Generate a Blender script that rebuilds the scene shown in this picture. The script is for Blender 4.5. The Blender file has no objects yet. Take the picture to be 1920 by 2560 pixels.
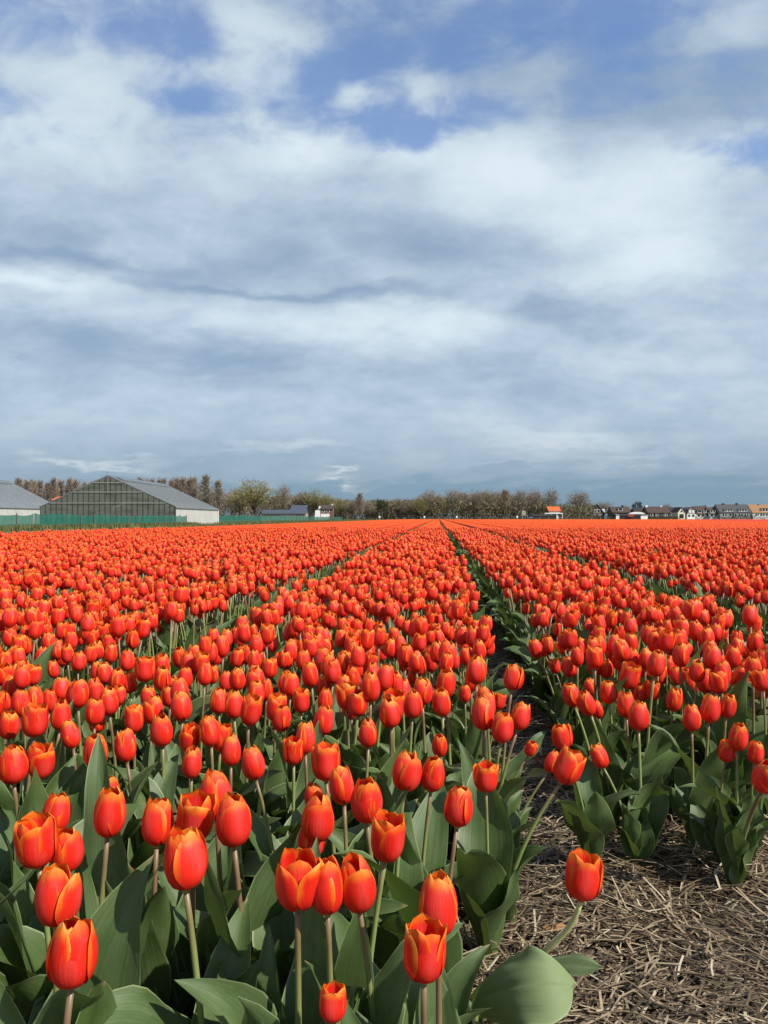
import bpy, math, random
import numpy as np
from mathutils import Vector, Matrix, Quaternion

R = math.radians
rng = random.Random(7)
nrg = np.random.default_rng(11)
sc = bpy.context.scene
col = sc.collection

# ------------------------------------------------------------------ camera
H, F, PX, HOR = 0.90, 1923.0, 960.0, 1295.0      # eye height, focal length, image centre, horizon row
cam_d = bpy.data.cameras.new('camera')
cam = bpy.data.objects.new('camera', cam_d); col.objects.link(cam)
cam.location = (0, 0, H); cam.rotation_euler = (R(90), 0, 0)
cam_d.sensor_fit = 'VERTICAL'; cam_d.sensor_height = 36.0; cam_d.lens = 36.0 * F / 2560.0
cam_d.shift_y = (HOR - 1280.0) / 2560.0
cam_d.clip_start = 0.02; cam_d.clip_end = 8000
sc.camera = cam
sc.render.resolution_x, sc.render.resolution_y = 768, 1024

def at(px, py, z):
    return Vector(((px - PX) / F * z, z, H - (py - HOR) / F * z))

# ------------------------------------------------------------------ node helpers
class S:
    """a shader value with arithmetic"""
    def __init__(s, nt, k): s.nt, s.k = nt, k
    def op(s, o, *a, clamp=False):
        n = s.nt.nodes.new('ShaderNodeMath'); n.operation = o; n.use_clamp = clamp
        for i, v in enumerate((s,) + a): put(s.nt, n.inputs[i], v)
        return S(s.nt, n.outputs[0])
    def __add__(s, o): return s.op('ADD', o)
    __radd__ = __add__
    def __mul__(s, o): return s.op('MULTIPLY', o)
    __rmul__ = __mul__
    def __sub__(s, o): return s.op('SUBTRACT', o)
    def __rsub__(s, o): return (s * -1.0) + o
    def __truediv__(s, o): return s.op('DIVIDE', o)
    def pw(s, o): return s.op('POWER', o)
    def mx(s, o): return s.op('MAXIMUM', o)
    def mn(s, o): return s.op('MINIMUM', o)
    def ab(s): return s.op('ABSOLUTE')
    def fr(s): return s.op('FRACT')
    def ss(s, a, b, lo=0.0, hi=1.0):
        n = s.nt.nodes.new('ShaderNodeMapRange'); n.interpolation_type = 'SMOOTHSTEP'
        put(s.nt, n.inputs[0], s); n.inputs[1].default_value = a; n.inputs[2].default_value = b
        n.inputs[3].default_value = lo; n.inputs[4].default_value = hi
        return S(s.nt, n.outputs[0])

def put(nt, sock, v):
    if isinstance(v, S): nt.links.new(v.k, sock)
    elif hasattr(v, 'is_output'): nt.links.new(v, sock)
    elif isinstance(v, (tuple, list)):
        sock.default_value = tuple(v) if len(v) == len(sock.default_value) else tuple(v) + (1.0,)
    else: sock.default_value = v

def mixc(nt, f, a, b, blend='MIX'):
    n = nt.nodes.new('ShaderNodeMix'); n.data_type = 'RGBA'; n.blend_type = blend
    put(nt, n.inputs[0], f); put(nt, n.inputs[6], a); put(nt, n.inputs[7], b)
    return n.outputs[2]

def noise(nt, vec, scale, detail=3, rough=0.5, dist=0.0):
    n = nt.nodes.new('ShaderNodeTexNoise'); n.inputs['Scale'].default_value = scale
    n.inputs['Detail'].default_value = detail; n.inputs['Roughness'].default_value = rough
    n.inputs['Distortion'].default_value = dist
    if vec is not None: nt.links.new(vec, n.inputs['Vector'])
    return S(nt, n.outputs[0])

def vscale(nt, vec, s):
    n = nt.nodes.new('ShaderNodeVectorMath'); n.operation = 'MULTIPLY'
    nt.links.new(vec, n.inputs[0]); n.inputs[1].default_value = s
    return n.outputs[0]

def comb(nt, x, y, z):
    n = nt.nodes.new('ShaderNodeCombineXYZ')
    for i, v in enumerate((x, y, z)): put(nt, n.inputs[i], v)
    return n.outputs[0]

# ------------------------------------------------------------------ sky
SUN_AZ, SUN_EL = 56.0, 43.0        # degrees to the right of straight behind the camera, height
to_sun = Vector((math.sin(R(SUN_AZ)) * math.cos(R(SUN_EL)), -math.cos(R(SUN_AZ)) * math.cos(R(SUN_EL)), math.sin(R(SUN_EL))))
world = bpy.data.worlds.new('World'); sc.world = world; world.use_nodes = True
nt = world.node_tree; nt.nodes.clear()
sky = nt.nodes.new('ShaderNodeTexSky'); sky.sky_type = 'NISHITA'; sky.sun_disc = False
sky.sun_elevation = R(SUN_EL); sky.sun_rotation = R(180 - SUN_AZ)
sky.air_density = 1.0; sky.dust_density = 0.4; sky.ozone_density = 2.0
tc = nt.nodes.new('ShaderNodeTexCoord')
sep = nt.nodes.new('ShaderNodeSeparateXYZ'); nt.links.new(tc.outputs['Generated'], sep.inputs[0])
dx, dy, dz = (S(nt, sep.outputs[i]) for i in range(3))
up = dz.mx(0.0)
el = up.mn(1.0).op('ARCSINE') * (180 / math.pi)
az = dx.op('ARCTAN2', dy) * (180 / math.pi)
k = (up + 0.16).op('DIVIDE', 1.0)
inv = S(nt, None); n_ = nt.nodes.new('ShaderNodeMath'); n_.operation = 'DIVIDE'; n_.inputs[0].default_value = 1.0
put(nt, n_.inputs[1], up + 0.16); inv = S(nt, n_.outputs[0])
P = comb(nt, dx * inv, dy * inv, 3.7)
n_ = nt.nodes.new('ShaderNodeMath'); n_.operation = 'DIVIDE'; n_.inputs[0].default_value = 1.0
put(nt, n_.inputs[1], up + 0.42); inv2 = S(nt, n_.outputs[0])
P2 = comb(nt, dx * inv2, dy * inv2 * 1.25, 1.3)
nA = noise(nt, P2, 5.2, 10, 0.56, 0.35)          # billows
nB = noise(nt, vscale(nt, P2, (0.75, 1.5, 1.0)), 2.3, 6, 0.50, 0.3)   # broad shading
wx = noise(nt, vscale(nt, P, (1, 1, 2.3)), 2.6, 5, 0.55) - 0.5
wy = noise(nt, vscale(nt, P, (1, 1, -1.9)), 2.6, 5, 0.55) - 0.5
AE = comb(nt, az + wx * 9.0, el + wy * 5.0, 0.0)

def blobs(lst):
    acc = None
    for (px, py, rx, ry, a) in lst:
        ca = math.degrees(math.atan2(px - PX, F))
        ce = math.degrees(math.atan2(HOR - py, math.hypot(F, px - PX)))
        ra, re = rx / F * 57.3, ry / F * 57.3 * 0.9
        n = nt.nodes.new('ShaderNodeVectorMath'); n.operation = 'MULTIPLY_ADD'
        nt.links.new(AE, n.inputs[0]); n.inputs[1].default_value = (1 / ra, 1 / re, 0); n.inputs[2].default_value = (-ca / ra, -ce / re, 0)
        d = nt.nodes.new('ShaderNodeVectorMath'); d.operation = 'DOT_PRODUCT'
        nt.links.new(n.outputs[0], d.inputs[0]); nt.links.new(n.outputs[0], d.inputs[1])
        e = nt.nodes.new('ShaderNodeMath'); e.operation = 'POWER'; e.inputs[0].default_value = 0.3679
        nt.links.new(d.outputs['Value'], e.inputs[1])
        v = S(nt, e.outputs[0]) * a
        acc = v if acc is None else acc + v
    return acc

# where the cloud sheet is torn open (-) or closed (+)
COVER = [(850, 190, 120, 66, -.42), (500, 238, 120, 24, -.36), (330, 70, 170, 44, -.34), (480, 120, 50, 60, -.20), (1180, 60, 260, 60, -.24), (1120, 170, 110, 45, -.30),
         (1010, 320, 120, 70, -.26), (1200, 290, 200, 45, -.26), (1780, 400, 170, 34, -.42), (1580, 270, 140, 36, -.28), (1700, 165, 200, 26, -.22), (1500, 60, 200, 70, -.26),
         (1050, 360, 40, 50, -.18), (640, 90, 130, 62, .26), (800, 110, 70, 50, .16), (1040, 60, 80, 30, .24), (905, 245, 46, 36, .46), (1045, 215, 55, 42, .34), (1230, 215, 130, 26, .26),
         (1830, 60, 110, 50, .20), (1860, 110, 60, 22, .20), (1650, 250, 360, 120, .12), (200, 200, 260, 80, .20), (720, 380, 460, 60, .20), (1330, 400, 330, 60, .34),
         (1250, 345, 110, 36, .14), (960, 640, 1400, 230, .45), (960, 1000, 1700, 260, .22)]
# lighter (+) and darker (-) stretches of the sheet
LIGHT = [(150, 190, 220, 90, .14), (640, 90, 160, 50, .12), (1045, 215, 60, 40, .10), (905, 245, 50, 36, .10), (770, 390, 150, 70, .30), (1270, 430, 200, 90, .32), (1480, 520, 260, 110, .20), (1700, 560, 200, 130, .20),
         (250, 380, 280, 80, .14), (1030, 370, 70, 40, .16), (60, 705, 190, 24, .34), (420, 790, 330, 60, .14), (1080, 800, 200, 40, .30), (1500, 690, 300, 60, .14),
         (1560, 890, 280, 70, .12), (200, 655, 260, 16, -.26), (620, 722, 300, 15, -.22), (960, 735, 200, 20, -.20), (1150, 640, 230, 46, -.14), (1380, 770, 150, 44, -.26), (1240, 930, 170, 46, -.16),
         (560, 900, 360, 40, -.18), (120, 830, 240, 34, -.18), (100, 990, 500, 50, -.02), (90, 590, 260, 40, -.16), (640, 590, 300, 60, -.04), (720, 1118, 160, 20, .20), (250, 1160, 120, 11, .26), (850, 1190, 55, 9, .30), (1420, 1105, 200, 28, .18),
         (1270, 1150, 80, 10, .10), (1620, 1150, 200, 14, .10), (1500, 1240, 600, 40, -.30), (600, 1235, 600, 30, -.18), (1650, 230, 330, 120, -.30), (1250, 140, 230, 100, -.16), (1830, 70, 100, 50, .22)]
cov = blobs(COVER); lit = blobs(LIGHT)
nC = noise(nt, vscale(nt, P2, (1.0, 1.0, 4.7)), 13.0, 9, 0.58, 0.5)      # torn edges
low = el.ss(0.5, 9.0)
damp = el.ss(0.0, 14.0, 0.28, 1.0)
nAd, nBd, nCd = ((q - 0.5) * damp for q in (nA, nB, nC))
dens = (nAd * 0.9 + nCd * 0.75 + cov + el.ss(25.0, 17.0, 0.0, 0.30) + 0.52).ss(0.26, 0.78)
thick = nBd * 0.85 + nAd * 0.75 + nCd * 0.34 + lit * 1.35 + 0.47
bright = (thick * 0.92 + (low - 1.0) * 0.20).ss(0.0, 1.0)
dark_c = mixc(nt, low, (0.150, 0.245, 0.335, 1), (0.225, 0.315, 0.430, 1))
white_c = mixc(nt, low, (0.53, 0.555, 0.57, 1), (0.61, 0.70, 0.745, 1))
cloud_c = mixc(nt, bright, dark_c, white_c)
GAIN = 10.0
cloud10 = mixc(nt, 1.0, cloud_c, (GAIN, GAIN, GAIN, 1), 'MULTIPLY')
n_ = nt.nodes.new('ShaderNodeMix')
for nd in nt.nodes:
    if nd.type == 'MIX': nd.clamp_result = False; nd.clamp_factor = True
nt.nodes.remove(n_)
blue = mixc(nt, 1.0, sky.outputs[0], (1.16, 1.28, 1.50, 1), 'MULTIPLY')
final = mixc(nt, dens * 0.78 + 0.16, blue, cloud10)
bg = nt.nodes.new('ShaderNodeBackground'); bg.inputs[1].default_value = 0.1
nt.links.new(final, bg.inputs[0])
wo = nt.nodes.new('ShaderNodeOutputWorld'); nt.links.new(bg.outputs[0], wo.inputs[0])
world.cycles.sampling_method = 'MANUAL'; world.cycles.sample_map_resolution = 512

# ------------------------------------------------------------------ sun, exposure
sun_d = bpy.data.lights.new('sun', 'SUN'); sun_d.energy = 5.0; sun_d.angle = R(0.53); sun_d.color = (1.0, 0.95, 0.87)
sun = bpy.data.objects.new('sun', sun_d); col.objects.link(sun)
sun.location = to_sun * 50; sun.rotation_euler = to_sun.to_track_quat('Z', 'Y').to_euler()
vs = sc.view_settings; vs.view_transform = 'Standard'; vs.look = 'None'; vs.exposure = 0.32; vs.gamma = 1.0; vs.use_curve_mapping = False
sc.cycles.max_bounces = 6; sc.cycles.diffuse_bounces = 3; sc.cycles.glossy_bounces = 2; sc.cycles.transmission_bounces = 4; sc.cycles.transparent_max_bounces = 8

# ------------------------------------------------------------------ mesh + object helpers
class MB:
    def __init__(s): s.v, s.f, s.uv, s.m = [], [], [], []
    def grid(s, pts, uvs, nu, nv, mi=0):
        """pts row by row: nv rows of nu points"""
        b = len(s.v); s.v += [tuple(p) for p in pts]; s.uv += [tuple(u) for u in uvs]
        for j in range(nv - 1):
            for i in range(nu - 1):
                a = b + j * nu + i
                s.f.append((a, a + 1, a + nu + 1, a + nu)); s.m.append(mi)
    def tube(s, pts, rad, n=6, mi=0, cap=True):
        b = len(s.v); L = len(pts)
        for j, (p, r) in enumerate(zip(pts, rad)):
            p = Vector(p); t = (Vector(pts[min(j + 1, L - 1)]) - Vector(pts[max(j - 1, 0)]))
            t = t.normalized() if t.length > 1e-9 else Vector((0, 0, 1))
            x = t.orthogonal().normalized() if abs(t.z) < 0.6 else Vector((1, 0, 0)) - t * t.x
            x.normalize(); y = t.cross(x)
            for i in range(n):
                a = 2 * math.pi * i / n
                s.v.append(tuple(p + x * (r * math.cos(a)) + y * (r * math.sin(a)))); s.uv.append((i / n, j / (L - 1)))
        for j in range(L - 1):
            for i in range(n):
                s.f.append((b + j * n + i, b + j * n + (i + 1) % n, b + (j + 1) * n + (i + 1) % n, b + (j + 1) * n + i)); s.m.append(mi)
        if cap:
            s.f.append(tuple(b + (L - 1) * n + i for i in range(n))); s.m.append(mi)
    def box(s, x0, x1, y0, y1, z0, z1, mi=0):
        b = len(s.v)
        s.v += [(x, y, z) for z in (z0, z1) for y in (y0, y1) for x in (x0, x1)]; s.uv += [(0, 0)] * 8
        for q in ((0, 2, 3, 1), (4, 5, 7, 6), (0, 1, 5, 4), (2, 6, 7, 3), (0, 4, 6, 2), (1, 3, 7, 5)):
            s.f.append(tuple(b + i for i in q)); s.m.append(mi)
    def poly(s, pts, mi=0):
        b = len(s.v); s.v += [tuple(p) for p in pts]; s.uv += [(0, 0)] * len(pts)
        s.f.append(tuple(range(b, b + len(pts)))); s.m.append(mi)
    def prism(s, pts, d, mi=0):
        """planar polygon extruded by vector d"""
        d = Vector(d); q = [Vector(p) for p in pts]; n = len(q); b = len(s.v)
        s.v += [tuple(p) for p in q] + [tuple(p + d) for p in q]; s.uv += [(0, 0)] * (2 * n)
        s.f.append(tuple(b + i for i in reversed(range(n)))); s.f.append(tuple(b + n + i for i in range(n))); s.m += [mi, mi]
        for i in range(n):
            s.f.append((b + i, b + (i + 1) % n, b + n + (i + 1) % n, b + n + i)); s.m.append(mi)
    def add(s, o, M, mi_off=0):
        b = len(s.v); s.v += [tuple(M @ Vector(p)) for p in o.v]; s.uv += o.uv
        s.f += [tuple(b + i for i in f) for f in o.f]; s.m += [m + mi_off for m in o.m]
    def mesh(s, name, mats, smooth=True):
        me = bpy.data.meshes.new(name); me.from_pydata(s.v, [], s.f)
        for m in mats: me.materials.append(m)
        nl = len(me.loops); li = np.empty(nl, np.int32); me.loops.foreach_get('vertex_index', li)
        uv = np.array(s.uv, np.float32)[li]
        me.uv_layers.new(name='UVMap').data.foreach_set('uv', uv.ravel())
        me.polygons.foreach_set('material_index', np.array(s.m, np.int32))
        me.polygons.foreach_set('use_smooth', np.full(len(me.polygons), smooth))
        me.update(); return me

def fast_mesh(name, v, f, mats, smooth=False, rnd=None):
    """v (n,3), f (m,3 or 4) arrays"""
    me = bpy.data.meshes.new(name); nv, (nf, k) = len(v), f.shape
    me.vertices.add(nv); me.vertices.foreach_set('co', np.asarray(v, np.float32).ravel())
    me.loops.add(nf * k); me.loops.foreach_set('vertex_index', np.asarray(f, np.int32).ravel())
    me.polygons.add(nf); me.polygons.foreach_set('loop_start', np.arange(0, nf * k, k, dtype=np.int32))
    me.polygons.foreach_set('use_smooth', np.full(nf, smooth))
    for m in mats: me.materials.append(m)
    me.update(calc_edges=True); me.validate(); return me

def link(name, data, parent=None, loc=None, quat=None, scale=None):
    o = bpy.data.objects.new(name, data); col.objects.link(o)
    if parent is not None: o.parent = parent
    if loc is not None: o.location = loc
    if quat is not None: o.rotation_mode = 'QUATERNION'; o.rotation_quaternion = quat
    if scale is not None: o.scale = scale if hasattr(scale, '__len__') else (scale,) * 3
    return o

def tag(o, label=None, cat=None, group=None, kind=None):
    for kx, v in (('label', label), ('category', cat), ('group', group), ('kind', kind)):
        if v: o[kx] = v
    return o

def root(name, loc, label, cat, group=None, rz=0.0):
    o = link(name, None, loc=loc); o.rotation_euler = (0, 0, rz); o.empty_display_size = 0.1
    return tag(o, label, cat, group)

# ------------------------------------------------------------------ materials
def new_mat(name):
    m = bpy.data.materials.new(name); m.use_nodes = True; t = m.node_tree
    return m, t, t.nodes['Principled BSDF'], t.nodes['Material Output']

def flat_mat(name, c, rough=0.8, var=0.12, scale=3.0, spec=0.3, metal=0.0):
    m, t, b, o = new_mat(name)
    tcn = t.nodes.new('ShaderNodeTexCoord')
    n = noise(t, tcn.outputs['Object'], scale, 5, 0.6)
    cc = mixc(t, n, tuple(x * (1 - var * 1.6) for x in c) + (1,), tuple(min(1, x * (1 + var * 1.6)) for x in c) + (1,))
    put(t, b.inputs['Base Color'], cc); b.inputs['Roughness'].default_value = rough
    b.inputs['Specular IOR Level'].default_value = spec; b.inputs['Metallic'].default_value = metal
    return m

def rnd_value(t):
    oi = t.nodes.new('ShaderNodeObjectInfo'); ge = t.nodes.new('ShaderNodeNewGeometry')
    return (S(t, oi.outputs['Random']) + S(t, ge.outputs['Random Per Island']) * 3.17).fr()

def petal_material(name, red, pink, orange, yellow):
    m, t, b, o = new_mat(name)
    uvn = t.nodes.new('ShaderNodeUVMap'); sp = t.nodes.new('ShaderNodeSeparateXYZ'); t.links.new(uvn.outputs[0], sp.inputs[0])
    u, v = S(t, sp.outputs[0]), S(t, sp.outputs[1])
    r = rnd_value(t)
    st = noise(t, comb(t, u * 26.0, v * 1.6, r * 40.0), 1.0, 4, 0.6)            # long streaks
    bl = noise(t, comb(t, u * 3.0, v * 2.4, r * 31.0), 1.0, 3, 0.5)
    e = (u * 2.0 - 1.0).ab() + (st - 0.5) * 0.42 + (bl - 0.5) * 0.30
    edge = e.ss(0.60, 1.12) * v.ss(0.05, 0.75)
    tip = (v + (st - 0.5) * 0.26).ss(0.69, 1.03)
    mar = edge.mx(tip * 0.95) * (r * 0.5 + 0.68)
    mid = 1.0 - ((u * 2.0 - 1.0).ab() + (bl - 0.5) * 0.5).ss(0.0, 0.5)
    c = mixc(t, mid * v.ss(0.08, 0.45) * (1.0 - tip) * 0.75, red, pink)
    c = mixc(t, mar.ss(0.05, 0.70), c, orange)
    c = mixc(t, mar.ss(0.66, 1.15), c, yellow)
    c = mixc(t, (1.0 - r) * 0.30, c, mixc(t, 0.5, c, (0.62, 0.010, 0.010, 1)))
    c = mixc(t, (st - 0.5).ss(-0.15, 0.22) * 0.36, c, tuple(x * 0.55 for x in red[:3]) + (1,))
    c = mixc(t, (1.0 - v.ss(0.0, 0.07)) * 0.6, c, (0.30, 0.16, 0.03, 1))
    put(t, b.inputs['Base Color'], c)
    b.inputs['Roughness'].default_value = 0.48; b.inputs['Specular IOR Level'].default_value = 0.34
    tr = t.nodes.new('ShaderNodeBsdfTranslucent')
    put(t, tr.inputs[0], mixc(t, 0.35, c, (0.9, 0.10, 0.01, 1)))
    bp = t.nodes.new('ShaderNodeBump'); bp.inputs['Strength'].default_value = 0.45; bp.inputs['Distance'].default_value = 0.002
    put(t, bp.inputs['Height'], st); t.links.new(bp.outputs[0], b.inputs['Normal'])
    mx = t.nodes.new('ShaderNodeMixShader'); mx.inputs[0].default_value = 0.22
    t.links.new(b.outputs[0], mx.inputs[1]); t.links.new(tr.outputs[0], mx.inputs[2]); t.links.new(mx.outputs[0], o.inputs[0])
    return m

M_petal = petal_material('petal_scarlet', (0.87, 0.025, 0.010, 1), (0.88, 0.074, 0.058, 1), (0.92, 0.21, 0.014, 1), (0.95, 0.50, 0.07, 1))
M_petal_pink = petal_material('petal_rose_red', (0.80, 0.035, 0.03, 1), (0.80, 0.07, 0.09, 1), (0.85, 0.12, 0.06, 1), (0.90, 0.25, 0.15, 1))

def leaf_material(name='tulip_leaf', pale=0.0):
    m, t, b, o = new_mat(name)
    uvn = t.nodes.new('ShaderNodeUVMap'); sp = t.nodes.new('ShaderNodeSeparateXYZ'); t.links.new(uvn.outputs[0], sp.inputs[0])
    u, v = S(t, sp.outputs[0]), S(t, sp.outputs[1]); r = rnd_value(t)
    ve = noise(t, comb(t, u * 34.0, v * 1.1, r * 20.0), 1.0, 3, 0.6)
    bl = noise(t, comb(t, u * 2.0, v * 4.0, r * 37.0), 1.0, 5, 0.6)
    dust = noise(t, comb(t, u * 60.0, v * 160.0, r * 9.0), 1.0, 2, 0.5)
    c = mixc(t, bl.ss(0.30, 0.70), (0.050, 0.090, 0.022, 1), (0.115, 0.165, 0.066, 1))
    c = mixc(t, r * 0.55, c, (0.082, 0.132, 0.030, 1))
    c = mixc(t, ve.ss(0.35, 0.68) * 0.55, c, (0.045, 0.085, 0.018, 1))
    if pale: c = mixc(t, pale, c, (0.27, 0.34, 0.16, 1))  # lightened green stands for sunshine on the leaf
    c = mixc(t, (u * 2.0 - 1.0).ab().ss(0.93, 0.99) * 0.65, c, (0.30, 0.36, 0.17, 1))
    c = mixc(t, (1.0 - v.ss(0.0, 0.16)) * 0.55, c, (0.20, 0.25, 0.07, 1))
    c = mixc(t, v.ss(0.955, 0.99) * (r - 0.35).ss(0.0, 0.2) * 0.8, c, (0.26, 0.19, 0.09, 1))
    c = mixc(t, dust.ss(0.68, 0.76) * 0.5, c, (0.28, 0.30, 0.22, 1))
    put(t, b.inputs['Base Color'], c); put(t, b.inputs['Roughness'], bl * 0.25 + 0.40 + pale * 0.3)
    b.inputs['Specular IOR Level'].default_value = 0.45
    bp = t.nodes.new('ShaderNodeBump'); bp.inputs['Strength'].default_value = 0.30; bp.inputs['Distance'].default_value = 0.002
    put(t, bp.inputs['Height'], ve + bl * 0.8); t.links.new(bp.outputs[0], b.inputs['Normal'])
    tr = t.nodes.new('ShaderNodeBsdfTranslucent'); put(t, tr.inputs[0], mixc(t, 0.5, c, (0.20, 0.30, 0.03, 1)))
    mx = t.nodes.new('ShaderNodeMixShader'); mx.inputs[0].default_value = 0.20
    t.links.new(b.outputs[0], mx.inputs[1]); t.links.new(tr.outputs[0], mx.inputs[2]); t.links.new(mx.outputs[0], o.inputs[0])
    return m
M_leaf = leaf_material(); M_leaf_sun_tint = leaf_material('sun_tinted_tulip_leaf', 0.55)  # second copy: same leaf with sunlight painted into its colour

def stem_material():
    m, t, b, o = new_mat('tulip_stem')
    uvn = t.nodes.new('ShaderNodeUVMap'); sp = t.nodes.new('ShaderNodeSeparateXYZ'); t.links.new(uvn.outputs[0], sp.inputs[0])
    v = S(t, sp.outputs[1]); r = rnd_value(t)
    f = (v + (r - 0.5) * 0.5).ss(0.50, 1.0)
    c = mixc(t, f * 0.9, (0.20, 0.25, 0.075, 1), (0.17, 0.088, 0.050, 1))
    put(t, b.inputs['Base Color'], c); b.inputs['Roughness'].default_value = 0.42
    return m
M_stem = stem_material()
M_stem_pale = flat_mat('pale_stem', (0.52, 0.50, 0.22), 0.45, 0.15, 30)
M_pistil = flat_mat('pistil', (0.30, 0.28, 0.06), 0.5)

def straw_material():
    m, t, b, o = new_mat('straw'); ge = t.nodes.new('ShaderNodeNewGeometry'); r = S(t, ge.outputs['Random Per Island'])
    tcn = t.nodes.new('ShaderNodeTexCoord'); n = noise(t, tcn.outputs['Object'], 60, 3, 0.6)
    cr = t.nodes.new('ShaderNodeValToRGB'); put(t, cr.inputs[0], r)
    for p, c in ((0.0, (0.05, 0.034, 0.020, 1)), (0.35, (0.115, 0.080, 0.045, 1)), (0.68, (0.25, 0.185, 0.108, 1)), (0.92, (0.42, 0.33, 0.20, 1)), (1.0, (0.56, 0.48, 0.34, 1))):
        el_ = cr.color_ramp.elements.new(p) if p not in (0.0, 1.0) else cr.color_ramp.elements[0 if p == 0 else -1]
        el_.color = c
    put(t, b.inputs['Base Color'], mixc(t, n.ss(0.35, 0.75) * 0.45, cr.outputs[0], (0.10, 0.075, 0.05, 1)))
    b.inputs['Roughness'].default_value = 0.5
    return m
M_straw = straw_material()

def ground_material():
    m, t, b, o = new_mat('soil'); ge = t.nodes.new('ShaderNodeNewGeometry'); p = ge.outputs['Position']
    n1, n2, n3 = noise(t, p, 3.0, 6, 0.62), noise(t, p, 38.0, 5, 0.65), noise(t, p, 0.05, 4, 0.6)
    c = mixc(t, n1.ss(0.3, 0.7), (0.032, 0.024, 0.017, 1), (0.090, 0.070, 0.050, 1))
    c = mixc(t, n2.ss(0.4, 0.7) * 0.6, c, (0.15, 0.118, 0.086, 1))
    put(t, b.inputs['Base Color'], c); b.inputs['Roughness'].default_value = 0.95
    b.inputs['Specular IOR Level'].default_value = 0.15
    bp = t.nodes.new('ShaderNodeBump'); bp.inputs['Strength'].default_value = 0.8; bp.inputs['Distance'].default_value = 0.012
    put(t, bp.inputs['Height'], n2); t.links.new(bp.outputs[0], b.inputs['Normal'])
    return m
M_soil = ground_material()

# ------------------------------------------------------------------ ground sheet
def lumps(x, y):
    z = (np.sin(x * 9.1 + 1.3 * np.sin(y * 6.3)) * np.sin(y * 8.2 + 1.7 * np.sin(x * 5.1)) * 0.011
         + np.sin(x * 27 + 2 * np.sin(y * 19)) * np.sin(y * 31 + 2 * np.sin(x * 23)) * 0.0055)
    return z * np.clip((9.0 - np.hypot(x, y - 2)) / 5.0, 0, 1)

def spread(fine0, fine1, step, far):
    a = np.arange(fine0, fine1, step); out = [a[-1]]; d = step
    while out[-1] < far: d *= 1.35; out.append(out[-1] + d)
    lo = [a[0]]; d = step
    while lo[-1] > -far: d *= 1.35; lo.append(lo[-1] - d)
    return np.array(lo[:0:-1] + list(a) + out[1:])
gx, gy = spread(-1.6, 2.4, 0.025, 3500), spread(0.5, 4.5, 0.025, 3500)
X, Y = np.meshgrid(gx, gy); nx, ny = len(gx), len(gy)
gv = np.stack([X.ravel(), Y.ravel(), lumps(X, Y).ravel()], 1)
ii = (np.arange(ny - 1)[:, None] * nx + np.arange(nx - 1)[None, :]).ravel()
tag(link('ground', fast_mesh('ground', gv, np.stack([ii, ii + 1, ii + nx + 1, ii + nx], 1), [M_soil], True)),
    'bare brown soil of the flat bulb field', None, None, 'structure')

# rows of the field run towards a vanishing point right of the image centre
RA = math.atan(136.0 / F); RC, RS = math.cos(RA), math.sin(RA)
def row_to_world(u, v): return u * RC + v * RS, -u * RS + v * RC
def world_to_row(x, y): return x * RC - y * RS, x * RS + y * RC
BEDS = [(-0.86, 0.17), (0.47, 1.32)]
for i in range(1, 140): BEDS.append((1.80 + (i - 1) * 1.36, 2.82 + (i - 1) * 1.36))
for i in range(1, 9): BEDS.append((-2.23 - (i - 1) * 1.36, -1.19 - (i - 1) * 1.36))
EDGE_L = min(b[0] for b in BEDS)

# ------------------------------------------------------------------ tulip pieces
BH = 0.075
def petal_pts(r, inner, nu, nv, openness=0.0):
    Rm = 0.0248 * (0.88 if inner else 1.0) * r.uniform(0.94, 1.06)
    L = BH * (r.uniform(0.98, 1.05) if inner else r.uniform(0.93, 1.0))
    A = R(r.uniform(58, 66) if inner else r.uniform(68, 80))
    c_top = r.uniform(0.36, 0.62) - openness * 0.75; curl = r.uniform(-0.30, 0.10); ph = r.uniform(0, 6.3); wav = r.uniform(0.01, 0.035)
    skew = r.uniform(-0.10, 0.10); el_ = r.uniform(-0.10, 0.09); er_ = r.uniform(-0.10, 0.09); notch = r.uniform(0.0, 0.05)
    pts, uvs = [], []
    for j in range(nv):
        t = j / (nv - 1); t = 1 - (1 - t) ** 1.15
        rad = math.sqrt(max(0.0, 1 - (1 - min(t / 0.46, 1)) ** 2.2)) if t < 0.46 else 1 - c_top * ((t - 0.46) / 0.54) ** 1.9
        rad = max(rad, 0.13)
        if t < 0.45: q = 0.42 + 0.58 * math.sin(math.pi / 2 * t / 0.45)
        else: q = max(0.0, 1 - ((t - 0.45) / 0.55) ** 3.8) ** 0.50
        for i in range(nu):
            s = 2 * i / (nu - 1) - 1
            ph_ = s * q * A + skew * t
            rr = Rm * rad
            edge = (el_ if s < 0 else er_)
            rr *= 1 + edge * abs(s) ** 3 * t + wav * math.sin(ph + 5 * t + 3 * s) * t - 0.055 * math.exp(-(s / 0.13) ** 2) * t + 0.03 * math.exp(-((abs(s) - 0.5) / 0.22) ** 2) * t
            rr += Rm * curl * max(0, t - 0.82) * 1.6
            z = L * (t - notch * (1 - abs(s)) * max(0, t - 0.9) * 0) * 1.0
            z *= 1 - 0.02 * abs(s)
            pts.append((rr * math.cos(ph_), rr * math.sin(ph_), z)); uvs.append((i / (nu - 1), t))
    return pts, uvs

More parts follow.
